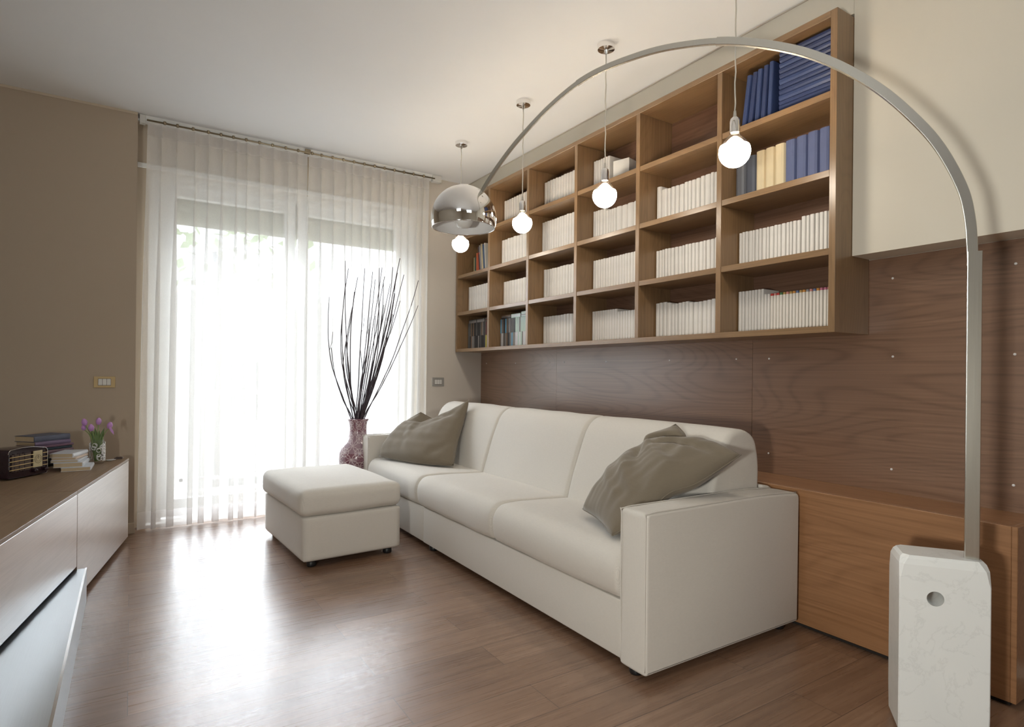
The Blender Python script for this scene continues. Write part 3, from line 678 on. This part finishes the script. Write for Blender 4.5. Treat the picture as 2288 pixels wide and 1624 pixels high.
# ------------------------------------------------------------ throw pillows
def coons_pillow(name, AB, BC, CD, DA, T, label, seed=0, folds=(), N=44):
    E = [catmull(e, 8) for e in (AB, BC, CD, DA)]
    E = [resample(e, N+1, False) for e in E]
    ab, bc, cd, da = E; dc = cd[::-1]; ad = da[::-1]
    P = []
    for i in range(N+1):
        u = i/N; row = []
        for j in range(N+1):
            v = j/N
            p = (1-v)*ab[i]+v*dc[i]+(1-u)*ad[j]+u*bc[j]-((1-u)*(1-v)*ab[0]+u*(1-v)*ab[N]+u*v*dc[N]+(1-u)*v*dc[0])
            row.append(p)
        P.append(row)
    c = P[N//2][N//2]; loc = Vector((c.x, c.y, min(p.z for r in P for p in r)))
    nrm = [[None]*(N+1) for _ in range(N+1)]
    for i in range(N+1):
        for j in range(N+1):
            du = P[min(i+1, N)][j]-P[max(i-1, 0)][j]; dv = P[i][min(j+1, N)]-P[i][max(j-1, 0)]
            nn = du.cross(dv)
            nrm[i][j] = nn.normalized() if nn.length > 1e-9 else Vector((-1, 0, 0))
    cn = nrm[N//2][N//2]; flip = -1 if cn.x > 0 else 1
    bm = bmesh.new(); sides = []
    for sgn in (1, -1):
        G = []
        for i in range(N+1):
            row = []
            for j in range(N+1):
                u, v = i/N, j/N; e = (16*u*(1-u)*v*(1-v)); t = T*.5*e**.42
                f = 0
                for (fu, fv, dx, dy, wid, amp) in folds:
                    d = (u-fu)*dx+(v-fv)*dy; al = abs(-(u-fu)*dy+(v-fv)*dx)
                    f += amp*math.exp(-(d/wid)**2)*max(0, 1-al*1.6)
                w_ = .010*noise.noise(Vector((u*3+seed, v*9, sgn)))+.006*noise.noise(Vector((u*12, v*5+seed, 3)))
                q = P[i][j]+nrm[i][j]*flip*((t+e**.3*w_+f*e**.25) if sgn > 0 else -t*.75)
                edge = i in (0, N) or j in (0, N)
                if edge and sgn < 0: row.append(sides[0][i][j])
                else: row.append(bm.verts.new(q-loc) if not edge else bm.verts.new(P[i][j]-loc))
            G.append(row)
        sides.append(G)
        for i in range(N):
            for j in range(N): bm.faces.new((G[i][j], G[i+1][j], G[i+1][j+1], G[i][j+1]))
    root = empty(name, loc, label, 'pillow', 'taupe pillows on the sofa')
    obj('pillow_cover', bm, MT['pillow'], root, smooth=True)
    seam = [p-loc for p in ab[:-1]+bc[:-1]+cd[:-1]+da[:-1]]+[ab[0]-loc]
    obj('seam_piping', tube(seam[::2]+[seam[-1]], .0026, 6), MT['pillow'], root, smooth=True)
    return root
RA_, RB_, RC_, RD_ = (1.819, 2.194, .505), (1.669, 1.823, .487), (2.19, 1.596, .812), (2.22, 1.985, .912)
coons_pillow('throw_pillow', [RA_, (1.775, 2.03, .497), RB_], [RB_, (1.80, 1.775, .56), (1.90, 1.73, .655), (2.0, 1.665, .700), RC_],
    [RC_, (2.2, 1.70, .835), (2.2, 1.80, .845), (2.19, 1.88, .842), (2.215, 1.925, .872), RD_], [RD_, (2.18, 2.035, .873), (2.13, 2.09, .835), (2.075, 2.09, .785), (2.03, 2.135, .74), (1.93, 2.185, .63), RA_], .20,
    'crumpled taupe pillow slumped in the corner by the near armrest', 2,
    folds=[(.17, .83, -.7, .7, .030, -.050), (.10, .90, -.7, .7, .05, .012), (.24, .74, -.6, .8, .05, .014), (.5, .62, .25, 1, .05, .024), (.45, .42, .35, 1, .045, .020), (.35, .28, .3, 1, .04, .018), (.5, .8, -.2, 1, .035, -.03), (.8, .6, .8, .5, .05, .012), (.3, .55, .4, .9, .03, -.016), (.5, .5, .3, .95, .028, -.015)])
LA_, LB_, LC_, LD_ = (1.640, 4.46, .492), (1.966, 3.83, .478), (2.235, 4.10, .938), (1.97, 4.42, .828)
coons_pillow('throw_pillow', [LA_, (1.746, 4.10, .487), (1.86, 3.93, .482), LB_], [LB_, (2.06, 3.951, .623), (2.15, 4.032, .782), LC_],
    [LC_, (2.16, 4.26, .80), (2.08, 4.34, .765), LD_], [LD_, (1.9, 4.55, .751), (1.80, 4.56, .664), (1.70, 4.53, .563), LA_], .20,
    'taupe pillow leaning in the far sofa corner by the window', 7,
    folds=[(.55, .8, .1, 1, .05, -.025), (.3, .5, 1, .5, .06, .012), (.75, .75, -.6, .8, .05, -.012), (.85, .2, .7, -.7, .04, -.012)])

# ------------------------------------------------------------ arc floor lamp
LX, LY = 2.257, .794
DX, DY = -.4482, .8939
lm = empty('arc_floor_lamp', (LX, LY, 0), 'tall arc floor lamp with white marble block base and chrome dome shade', 'floor lamp')
# marble block: FL corner and axes
FLc = Vector((2.098, .933)); wv = Vector((.577, -.817)); dv = Vector((.817, .577))
def mp_(a, b): p = FLc+wv*a+dv*b; return (p.x-LX, p.y-LY)
bmb = bmesh.new(); WI, DE, HT = .243, .155, .575
verts = []
def oct_(i0, c): return [(i0+c, i0), (WI-i0-c, i0), (WI-i0, i0+c), (WI-i0, DE-i0-c), (WI-i0-c, DE-i0), (i0+c, DE-i0), (i0, DE-i0-c), (i0, i0+c)]
rings = []
for z, ins, c in ((0, .012, .010), (.012, .001, .006), (.10, 0, .003), (.50, 0, .003), (.548, .001, .012), (.566, .006, .018), (HT, .014, .016)):
    rings.append([bmb.verts.new((*mp_(a, b), z)) for a, b in oct_(ins, c)])
for a, b in zip(rings, rings[1:]):
    for i in range(8): bmb.faces.new((a[i], a[(i+1) % 8], b[(i+1) % 8], b[i]))
bmb.faces.new(rings[0][::-1]); bmb.faces.new(rings[-1])
base = obj('marble_base', bmb, MT['marble'], lm)
# round hole through the block
cut = bmesh.new(); bmesh.ops.create_cone(cut, cap_ends=True, segments=40, radius1=.0235, radius2=.0235, depth=.5)
ax = Vector((dv.x, dv.y, 0)); hc = FLc+wv*.098
Mx = Matrix.Translation((hc.x+dv.x*.07-LX, hc.y+dv.y*.07-LY, .447)) @ ax.to_track_quat('Z', 'Y').to_matrix().to_4x4()
bmesh.ops.transform(cut, matrix=Mx, verts=cut.verts)
cme = bpy.data.meshes.new('cut'); cut.to_mesh(cme); cut.free(); cob = bpy.data.objects.new('cut', cme); COL.objects.link(cob); cob.parent = lm
md = base.modifiers.new('hole', 'BOOLEAN'); md.operation = 'DIFFERENCE'; md.object = cob; md.solver = 'EXACT'
bpy.context.view_layer.update()
dg = bpy.context.evaluated_depsgraph_get(); nm = bpy.data.meshes.new_from_object(base.evaluated_get(dg)); base.modifiers.clear(); base.data = nm
bpy.data.objects.remove(cob, do_unlink=True)
# steel stem and telescoping arc; cross-section: wide face seen from the side of the arc plane
axd = Vector((DX, DY, 0)); axn = Vector((-DY, DX, 0))
def rect_sweep(path, wa, wb, bm=None):
    """path [(s,z)] in arc plane; wa = size in the plane, wb = size across it"""
    bm = bm or bmesh.new(); P = [Vector((s, z)) for s, z in path]; rr = []
    for i, p in enumerate(P):
        d = (P[min(i+1, len(P)-1)]-P[max(i-1, 0)]).normalized(); n2 = Vector((-d.y, d.x)); ring = []
        c = .12
        for a, b in ((-.5, -.5+c), (-.5+c*.4, -.5), (.5-c*.4, -.5), (.5, -.5+c), (.5, .5-c), (.5-c*.4, .5), (-.5+c*.4, .5), (-.5, .5-c)):
            q = p+n2*(a*wa); ring.append(bm.verts.new(axd*q.x+axn*(b*wb)+Vector((0, 0, q.y))))
        rr.append(ring)
    for a, b in zip(rr, rr[1:]):
        for i in range(8): bm.faces.new((a[i], a[(i+1) % 8], b[(i+1) % 8], b[i]))
    bm.faces.new(rr[0][::-1]); bm.faces.new(rr[-1]); return bm
arc = [(.006, 1.50), (.006, 1.547), (.013, 1.655), (.034, 1.76), (.093, 1.9), (.167, 2.015), (.27, 2.139), (.405, 2.258), (.55, 2.348), (.738, 2.425), (.907, 2.461), (1.089, 2.473), (1.321, 2.445), (1.499, 2.367), (1.682, 2.236), (1.803, 2.121), (1.885, 2.022), (1.915, 1.966)]
path = catmull(arc, 8)
i1 = min(range(len(path)), key=lambda i: abs(path[i].x-.765)); i2 = min(range(len(path)), key=lambda i: abs(path[i].x-1.345))
obj('stem', rect_sweep([(0, .55), (0, .8), (0, 1.2), (0, 1.552)], .039, .022), MT['steel'], lm)
obj('arc_section', rect_sweep(path[2:i1+3], .029, .018), MT['steel'], lm)
obj('arc_section', rect_sweep(path[i1:i2+3], .024, .014), MT['steel'], lm)
obj('arc_section', rect_sweep(path[i2:], .019, .011), MT['steel'], lm)
# shade
sc_ = Vector((axd.x*1.992, axd.y*1.992, 1.905))
R_ = .160
prof = [(R_*cos(a), R_*sin(a)) for a in [-.29+k*(PI/2+.29-.02)/22 for k in range(23)]]
outer = [(r, z+sc_.z) for r, z in prof]; inn = [(r-.0022, z+sc_.z-.001) for r, z in prof[:-1]]
bs = lathe(outer, 64, sc_.x, sc_.y)
tp = lathe([(0, .004), (.03, .003), (.032, -.003)], 32, sc_.x, sc_.y); merge(bs, tp, Matrix.Translation((0, 0, sc_.z+R_-.002)))
shd = obj('lamp_shade', bs, MT['chrome'], lm, smooth=True)
obj('shade_lining', lathe(inn, 64, sc_.x, sc_.y), MT['inner'], shd, smooth=True)
obj('shade_rim', lathe([(outer[0][0]-.003, outer[0][1]+.001), (outer[0][0]-.002, outer[0][1]-.002), (outer[0][0]+.001, outer[0][1]-.001), (outer[0][0]+.0005, outer[0][1]+.002)], 64, sc_.x, sc_.y), MT['chrome'], shd, smooth=True)
obj('lamp_bulb', lathe([(0, -.045), (.03, -.038), (.045, -.015), (.045, .01), (.03, .04), (.018, .06), (.018, .10), (0, .10)], 24, sc_.x, sc_.y), MT['white'], lm, smooth=True, loc=(0, 0, sc_.z-.004))

# ------------------------------------------------------------ pendant bulbs
pend = [(2.185, 1.640, 2.115, 'nearest the blue books'), (2.180, 2.469, 2.130, 'second from the blue books'), (2.180, 3.285, 2.148, 'third from the blue books'), (2.166, 4.137, 2.160, 'farthest, partly behind the chrome dome')]
for k, (px, py, bz, wh) in enumerate(pend):
    r = empty('pendant_lamp', (px, py, bz), 'lit globe bulb pendant with chrome socket, %s' % wh, 'pendant lamp', 'row of four globe bulb pendants')
    obj('ceiling_canopy', lathe([(0, H-bz), (.050, H-bz), (.050, H-bz-.006), (.046, H-bz-.026), (.012, H-bz-.030), (.006, H-bz-.05), (0, H-bz-.05)], 32), MT['chrome'], r, smooth=True, angle=.7)
    wob = [(.0015*sin(i*1.9+k), .0015*cos(i*2.3), .165+(H-bz-.045-.165)*i/14) for i in range(15)]
    obj('cord', tube(wob, .0032, 6), MT['cord'], r, smooth=True)
    obj('socket', lathe([(0, .150), (.012, .149), (.019, .142), (.0215, .130), (.0215, .082), (0, .082)], 24), MT['chrome'], r, smooth=True, angle=.6)
    obj('cord_grip', lathe([(0, .178), (.005, .178), (.008, .150), (0, .150)], 12), MT['cord'], r, smooth=True)
    g = [(0, -.066)]+[(.066*cos(a), .066*sin(a)) for a in [-PI/2+.14*i for i in range(1, 15)]]
    obj('bulb_globe', lathe(g, 32), MT['bulb'], r, smooth=True)
    lastr, lastz = g[-1]
    obj('bulb_neck', lathe([(lastr, lastz), (lastr*.86, lastz+.013), (.033, .062), (.0215, .074), (.018, .084)], 32), MT['glass'], r, smooth=True)

# ------------------------------------------------------------ floor vase with dark twigs
VX, VY = 1.603, 4.865
fv = empty('floor_vase', (VX, VY, 0), 'tall plum ceramic floor vase with carved circles beside the sofa', 'vase')
vp = [(.07, 0), (.078, .01), (.088, .06), (.112, .18), (.138, .30), (.152, .38), (.156, .43), (.150, .48), (.128, .535), (.098, .568), (.080, .595), (.072, .63), (.0695, .67), (.071, .705), (.078, .735), (.086, .748), (.088, .756), (.082, .760), (.074, .750), (.066, .70), (.062, .64), (.05, .5)]
obj('vase_body', lathe([(0, 0)]+vp, 56), MT['vase'], fv, smooth=True)
tips = [(1.313, 4.728, 1.74), (1.458, 4.789, 2.05), (1.473, 4.754, 1.985), (1.462, 4.801, 1.838), (1.625, 4.805, 2.01), (1.53, 4.693, 1.912), (1.501, 4.683, 1.791), (1.549, 4.847, 1.733), (1.668, 4.732, 1.975), (1.688, 4.727, 1.913), (1.772, 4.86, 2.035), (1.763, 4.774, 2.026), (1.813, 4.847, 1.964), (1.777, 4.775, 1.9), (1.871, 4.808, 2.044), (1.896, 4.71, 2.109), (1.913, 4.807, 2.001), (1.992, 4.854, 1.998), (2.097, 4.785, 1.949), (2.116, 4.828, 1.737), (1.942, 4.814, 1.763), (1.324, 4.693, 1.337), (1.494, 4.832, 1.469), (1.867, 4.798, 1.644), (1.866, 4.74, 1.815), (1.754, 4.686, 1.359), (1.918, 4.853, 1.956), (1.867, 4.775, 1.637), (1.601, 4.824, 1.327), (1.69, 4.856, 1.484), (1.72, 4.80, 1.62), (1.80, 4.82, 1.72), (1.66, 4.78, 1.55), (1.84, 4.78, 1.9)]
order = sorted(range(len(tips)), key=lambda i: tips[i][0]); rank = {i: k for k, i in enumerate(order)}
rnd = random.Random(8)
for i, t in enumerate(tips):
    f = (t[0]-1.31)/(.8)
    mx, my = VX-.050+.105*f+rnd.uniform(-.012, .012), VY+rnd.uniform(-.04, .03)
    bx, by = VX+(VX-mx)*.4, VY+(VY-my)*.3
    tx, ty, tz = t; bow = rnd.uniform(-.03, .03)+(-.05 if f < .3 else .02)
    pts = [(bx, by, .52), (mx, my, .765)]
    for s in (.22, .42, .62, .82):
        pts.append((mx+(tx-mx)*s+bow*sin(PI*s)+rnd.uniform(-.006, .006), my+(ty-my)*s+rnd.uniform(-.006, .006), .765+(tz-.765)*s))
    pts.append(t)
    c = [Vector(p)-Vector((bx, by, .52)) for p in catmull(pts, 4)]
    bm = tube(c, .0046, 6, taper=.0027)
    if i % 4 == 0:
        q = c[int(len(c)*.62)]; tube([q, q+Vector((.02, 0, .06)), q+Vector((.03, .01, .15))], .0026, 5, bm=bm, taper=.002)
    obj('willow_twig', bm, MT['twig'], smooth=True, loc=(bx, by, .52), label='dark bare twig in the floor vase, tip %s of thirty-four from the left' % (ORD[rank[i]]), cat='twig', group='dark twigs standing in the floor vase')

# ------------------------------------------------------------ left cabinets (turned ten degrees)
CA = -.177
def cabxy(x, y): return (.005+x*cos(CA)-y*sin(CA), 4.8+x*sin(CA)+y*cos(CA))
def cabinet(y0, y1, zb, label, depth=.62):
    cx_, cy_ = cabxy(0, (y0+y1)/2); r = empty('low_cabinet', (cx_, cy_, zb), label, 'cabinet', 'low cabinets along the left side', rz=CA)
    h = (y1-y0)/2; T = .556-zb
    obj('cabinet_body', box(-depth, -.0205, -h+.001, h-.001, 0.0, T-.016, .001, 1), MT['cabtop'], r)
    obj('top_panel', box(-depth, 0.001, -h+.0006, h-.0006, T-.0155, T, .001, 1), MT['cabtop'], r)
    obj('door', box(-.020, 0, -h+.0015, h-.0015, 0.0, T-.018, .0012, 1), MT['cab'], r)
cabinet(-1.243, -.070, .030, 'low cabinet with pale door closest to the window')
cabinet(-2.60, -1.2455, .186, 'low cabinet with pale door beside the old radio, above the metal plinth', .70)
cabinet(-3.95, -2.6025, .186, 'low cabinet nearest the camera at the left edge, above the metal plinth', .70)
mpl = empty('metal_plinth', (-.175, 1.5, 0), 'satin aluminium plinth box on the floor under the left cabinets', 'plinth')
obj('plinth_top', box(-.93, -.006, -1.3, 2.09, .160, .168, .001, 1), MT['alu'], mpl)
obj('plinth_front', box(-.006, 0, -1.3, 2.095, .0, .168, .0008, 1), MT['alu'], mpl)
obj('plinth_end', box(-.93, -.0065, 2.09, 2.095, 0, .168, .0008, 1), MT['alu'], mpl)
obj('plinth_edge', box(-.0075, .0008, -1.3, 2.0955, .1682, .1705), MT['aluedge'], mpl)

ZC = .5565
# radio
rx, ry = -.54, 4.055; ra_ = math.atan2(.19, .143)
rd = empty('table_radio', (rx, ry, ZC), 'vintage dark bakelite table radio with gold bars and dial on the cabinet', 'radio', rz=ra_)
prof = rounded_poly([(0, .006), (.242, .006), (.242, .148, .022), (.12, .168, .3), (0, .158, .022)], .012, 6)
bmr = bmesh.new(); n = len(prof)
def rr_ring(y, s): 
    c = Vector((.121, .085)); return [bmr.verts.new(((c.x+(p.x-c.x)*s), y, c.y+(p.y-c.y)*s)) for p in prof]
RG = [rr_ring(0.004, .965), rr_ring(0, .985) , rr_ring(.004, 1.0), rr_ring(.115, 1), rr_ring(.130, .985), rr_ring(.135, .95)]
for a, b in zip(RG, RG[1:]):
    for i in range(n): bmr.faces.new((a[i], a[(i+1) % n], b[(i+1) % n], b[i]))
bmr.faces.new(RG[0][::-1]); bmr.faces.new(RG[-1])
obj('radio_body', bmr, MT['bake'], rd, smooth=True, angle=.6)
obj('speaker_grille', box(.022, .135, -.0022, .003, .042, .132, .001, 1), MT['grille'], rd)
for k in range(3): obj('grille_rib', box(.034+k*.030, .039+k*.030, -.0035, 0, .035, .138, .001, 1), MT['bake'], rd)
for k in range(4):
    obj('gold_bar', tube([(.004, -.0055, .052+k*.0225), (.150, -.0055, .054+k*.0225)], .0018, 6), MT['gold'], rd, smooth=True)
    obj('gold_bar', tube([(.208, -.0055, .055+k*.0225), (.238, -.0055, .055+k*.0225)], .0016, 6), MT['gold'], rd, smooth=True)
dl = obj('dial', box(.150, .206, -.005, .002, .048, .138, .0015, 1), MT['dial'], rd)
def ring_xz(cx, cz, r, y, t=.0008):
    return tube([(cx+r*cos(a), y, cz+r*sin(a)) for a in [2*PI*i/28 for i in range(29)]], t, 5)
for r in (.021, .013): obj('dial_ring', ring_xz(.178, .092, r, -.0055), MT['grille'], dl, smooth=True)
obj('dial_pointer', tube([(.178, -.0058, .092), (.178, -.0058, .112)], .0010, 5), MT['grille'], dl)
for k in range(16):
    a = 2*PI*k/16; obj('dial_mark', tube([(.178+.023*cos(a), -.0055, .092+.023*sin(a)), (.178+.0265*cos(a), -.0055, .092+.0265*sin(a))], .0007, 4), MT['grille'], dl)
def knobm(x, z):
    bm = lathe([(0, -.002), (.011, -.002), (.011, -.012), (.008, -.016), (0, -.016)], 20); bmesh.ops.rotate(bm, verts=bm.verts, matrix=Matrix.Rotation(-PI/2, 3, 'X'))
    for v in bm.verts: v.co = Vector((v.co.x+x, -abs(v.co.y), v.co.z+z))
    return bm
for x in (.160, .226): obj('knob', knobm(x, .030), MT['bake'], rd, smooth=True)
obj('chrome_trim', tube([(p.x, -.0012, p.y) for p in [prof[i] for i in range(n)] if p.y > .10 or p.x > .2], .0012, 5), MT['chrome'], rd, smooth=True)

# lying books
def lying(name, corner, ang, L, D, th, z, cover, label, group, pages=None, badge=None, rounded=True):
    """corner: nearest corner, L along +x local (spine side), D depth along +y local (away); pages visible on -x/front"""
    pages = pages or MT['paper']; r = empty(name, (corner[0], corner[1], z), label, 'book', group, rz=ang)
    c = .0025
    bm = box(0, L, 0, D, th-c, th-.0003, .0005, 1); box(0, L, 0, D, 0.0003, c, .0005, 1, bm=bm)
    # rounded spine on the y=0 side
    pr = [(0, c), (-.003, th*.3), (-.0035, th*.5), (-.003, th*.7), (0, th-c), (.003, th-c), (.003, c)]
    b2 = bmesh.new(); a = [b2.verts.new((0.0, y, zz)) for y, zz in pr]; b = [b2.verts.new((L, y, zz)) for y, zz in pr]
    for i in range(7): b2.faces.new((a[i], a[(i+1) % 7], b[(i+1) % 7], b[i]))
    b2.faces.new(a[::-1]); b2.faces.new(b); merge(bm, b2)
    obj('book_cover', bm, cover, r)
    obj('page_block', box(.003, L-.003, .0031, D-.003, c+.0001, th-c-.0001), pages, r)
    return r
dk = [(.034, plain('black_glossy_cover', (.012, .012, .015), .2), 'black glossy book with a small orange flower, lowest of the dark stack'),
      (.040, plain('black_box_cover', (.02, .018, .02), .3), 'thick black book, second from bottom of the dark stack behind the radio'),
      (.026, plain('mauve_cover', (.17, .105, .125), .5), 'mauve book, third from bottom of the dark stack behind the radio'),
      (.016, plain('dark_teal_cover', (.035, .055, .075), .45), 'thin dark teal book in the middle of the dark stack'),
      (.014, plain('plum_cover', (.20, .11, .16), .5), 'thin plum book under the purple one in the dark stack'),
      (.026, plain('purple_cover', (.155, .11, .19), .5), 'purple book just below the top of the dark stack'),
      (.034, plain('slate_blue_cover', (.085, .095, .14), .5), 'slate blue hardback on top of the dark stack behind the radio')]
z = ZC; DA_ = math.atan2(.150, .158)
for k, (th, m, lab) in enumerate(dk):
    j = [.012, .008, .014, .006, .010, .004, 0][k]
    L = [.235, .23, .225, .228, .232, .218, .222][k]
    rr_ = lying('hardback_book', (-.478+j*.9, 4.475+j*.6), DA_-.01*((k % 3)-1), L, .150, th, z, m, lab, 'dark stack of books behind the radio'); z += th
    if k == 1:
        pt = bmesh.new()
        for q in range(5):
            a = q*2*PI/5; b2 = lathe([(0, .0008), (.004, .0006), (.0045, 0)], 8); bmesh.ops.rotate(b2, verts=b2.verts, matrix=Matrix.Rotation(PI/2, 3, 'X'))
            merge(pt, b2, Matrix.Translation((.135+.007*cos(a), -.0038, .020+.007*sin(a))))
        obj('flower_print', pt, plain('orange_petals', (.75, .18, .05), .5), rr_)
wh = plain('white_dust_jacket', (.70, .73, .78), .3); wh2 = plain('pale_peach_jacket', (.68, .55, .46), .4)
ws = [(-.335, 4.265, .142, .20, .022, wh, 'white jacketed book, lowest of the small white stack'), (-.372, 4.290, .140, .20, .026, wh, 'white jacketed book, second from bottom of the white stack'), (-.388, 4.315, .135, .20, .013, wh, 'thin white book in the middle of the white stack'), (-.385, 4.335, .12, .20, .013, wh2, 'thin peach coloured book under the top white one'), (-.396, 4.350, .120, .20, .024, wh, 'white book on top of the small white stack beside the tulips')]
z = ZC
for k, (x, y, w_, d_, th, m, lab) in enumerate(ws):
    # page fore-edge faces the camera, so turn the book: spine on the right
    a = -.03-.07*k; r = empty('hardback_book', (x, y, z), lab, 'book', 'small stack of white books by the tulips', rz=a)
    c = .0022; bm = box(0, w_, 0, d_, th-c, th-.0003, .0005, 1); box(0, w_, 0, d_, .0003, c, .0005, 1, bm=bm)
    pr = [(w_, c), (w_+.003, th*.3), (w_+.0035, th*.5), (w_+.003, th*.7), (w_, th-c), (w_-.003, th-c), (w_-.003, c)]
    b2 = bmesh.new(); A1 = [b2.verts.new((xx, 0, zz)) for xx, zz in pr]; B1 = [b2.verts.new((xx, d_, zz)) for xx, zz in pr]
    for i in range(7): b2.faces.new((A1[i], A1[(i+1) % 7], B1[(i+1) % 7], B1[i]))
    b2.faces.new(A1[::-1]); b2.faces.new(B1); merge(bm, b2)
    obj('book_cover', bm, m, r); obj('page_block', box(.002, w_-.0031, .002, d_-.002, c+.0001, th-c-.0001), MT['paper'], r)
    z += th
# loose dark objects between radio and stack: small black box
obj('dark_case', box(-.05, .05, -.02, .04, 0, .038, .006, 3), MT['black'], loc=(-.405, 4.235+.115, ZC-.0) if False else (-.452, 4.40, ZC), rz=.9, label='small black case half hidden between the radio and white books', cat='case')

# glass vase with wire and tulips
gx, gy = -.1745, 4.575
gv = empty('glass_vase', (gx, gy, ZC), 'clear glass vase wrapped in white wire curls holding the tulips', 'vase')
obj('glass_cylinder', lathe([(0, .002), (.036, .002), (.038, .006), (.038, .148), (.0365, .148), (.0365, .008), (0, .008)], 32), MT['glass'], gv, smooth=True)
rnd = random.Random(4); wb = bmesh.new()
for k in range(64):
    th0 = rnd.uniform(0, 2*PI); z0 = rnd.uniform(.018, .125); r0 = rnd.uniform(.010, .021); R2 = .041; a0 = rnd.uniform(0, 6)
    sp = rnd.uniform(.75, 1.3)
    tube([((R2+.001*sin(3*a+k))*cos(th0+r0*cos(a)*(1-.04*a)/R2), (R2+.001*sin(3*a+k))*sin(th0+r0*cos(a)*(1-.04*a)/R2), max(.003, min(.147, z0+r0*sin(a)*(1-.04*a)))) for a in [a0+i*.5*sp for i in range(16)]], .0020, 5, bm=wb)
obj('wire_wrap', wb, MT['wire'], gv, smooth=True)
def petal_head(c, size, tilt, seed):
    bm = bmesh.new(); rnd = random.Random(seed)
    for k in range(6):
        a = k*PI/3+rnd.uniform(-.2, .2); b2 = bmesh.new(); G = []
        inner = k % 2
        for i in range(7):
            t = i/6; wdt = size*.48*sin(PI*(.12+.80*t))**.8; rr = size*(.16+.36*sin(PI*min(1, t*.95+.05)))*(1-.1*inner); row = []
            for j in range(5):
                s = (j/4-.5)*2; aa = s*wdt/max(rr, .004)*.62
                row.append(b2.verts.new((rr*cos(aa), rr*sin(aa), size*1.35*t-size*.06*s*s)))
            G.append(row)
        for i in range(6):
            for j in range(4): b2.faces.new((G[i][j], G[i][j+1], G[i+1][j+1], G[i+1][j]))
        merge(bm, b2, Matrix.Rotation(a, 4, 'Z'))
    bmesh.ops.transform(bm, matrix=Matrix.Translation(c) @ Matrix.Rotation(tilt, 4, 'Y'), verts=bm.verts)
    return bm
tul = [(-.238, 4.57, .800, 'upright lilac tulip at the upper left of the vase'), (-.205, 4.555, .765, 'wide open lilac tulip low in the middle of the vase'), (-.170, 4.58, .802, 'upright lilac tulip in the middle back of the vase'), (-.115, 4.57, .775, 'lilac tulip on the right with a drooping petal'), (-.243, 4.575, .770, 'small lilac tulip drooping at the far left of the vase')]
for k, (x, y, z, lab) in enumerate(tul):
    fx = gx+(x-gx)*.15; t = empty('tulip', (fx, gy, ZC+.01), lab, 'flower', 'lilac tulips in the wire vase')
    head = Vector((x-fx, y-gy, z-ZC-.01)); pts = catmull([(0, 0, 0), (head.x*.18, 0, .09), (head.x*.5, head.y*.5, .15+.3*(head.z-.15)), tuple(head)], 5)
    obj('stem', tube(pts, .0028, 7), MT['stem'], t, smooth=True)
    obj('petals', petal_head(head-Vector((0, 0, .003)), .032 if k != 4 else .025, (x-gx)*3.5, k), MT['petal'], t, smooth=True)
    for q in range(1 if k == 4 else 2):
        b2 = bmesh.new(); G = []; a = rnd.uniform(-1, 1)+q*PI
        dx_ = .020*cos(a)+head.x*.35-(fx-gx)*.5; dy_ = .012*sin(a)
        Lh = rnd.uniform(.17, .215)
        for i in range(9):
            u = i/8; wdt = .014*sin(PI*(.08+.92*u))**.7; px_, py_ = dx_*u**3+.004*cos(a), dy_*u; wdt *= min(1, .45+u*.9); row = []
            for s in (-1, 0, 1): row.append(b2.verts.new((px_+s*wdt, py_-.004*(1-abs(s)), Lh*u)))
            G.append(row)
        for i in range(8):
            for j in range(2): b2.faces.new((G[i][j], G[i][j+1], G[i+1][j+1], G[i+1][j]))
        obj('leaf', b2, MT['leaf'], t, smooth=True)
    if k == 3:
        b2 = bmesh.new(); G = []
        for i in range(7):
            u = i/6; wdt = .008*sin(PI*(.1+.85*u)); row = [b2.verts.new((head.x+.004+.022*u+s*wdt, head.y-.012, head.z+.006-.05*u+.004*s*s)) for s in (-1, 0, 1)]; G.append(row)
        for i in range(6):
            for j in range(2): b2.faces.new((G[i][j], G[i][j+1], G[i+1][j+1], G[i+1][j]))
        obj('drooping_petal', b2, MT['petal'], t, smooth=True)
obj('small_dish', lathe([(0, 0), (.018, 0), (.030, .004), (.031, .005), (.018, .002), (0, .002)], 28), MT['white'], smooth=True, loc=(-.107, 4.66, ZC), label='small flat white dish behind the tulip vase on the cabinet', cat='dish')
pb = empty('trinket_box', (-.060, 4.72, ZC), 'small dark brown box at the cabinet end near the wall', 'box', rz=CA)
obj('box_body', box(-.026, .020, -.018, .018, 0, .009, .0015, 1), plain('dark_brown_box', (.06, .035, .028), .4), pb)
obj('box_lid', box(-.016, .014, -.013, .013, .0092, .013, .0012, 1), plain('brown_lid', (.10, .06, .05), .4), pb)

# ------------------------------------------------------------ switches on the walls
def plate(loc, w_, h_, mat, label, cat, name):
    r = empty(name, loc, label, cat)
    bm = box(-w_/2, w_/2, -.008, 0, -h_/2, h_/2, .002, 2); obj('cover_plate', bm, mat, r)
    obj('insert_frame', box(-.037, .037, -.0086, -.0081, -.0235, .0235), MT['grille'], r)
    for k in range(3): obj('rocker', box(-.0355+k*.0242, -.0355+k*.0242+.0225, -.0115, -.0087, -.0215, .0215, .001, 1), MT['socketgrey'], r)
plate((-.1515, 4.94, 1.062), .122, .076, MT['switchplate'], 'gold three-button light switch plate on the tan wall above the cabinet', 'light switch', 'light_switch')
plate((2.418, 5.045, 1.063), .120, .080, plain('grey_plate', (.30, .29, .27), .4), 'grey switch plate with white buttons between curtain and sofa panel', 'light switch', 'light_switch')
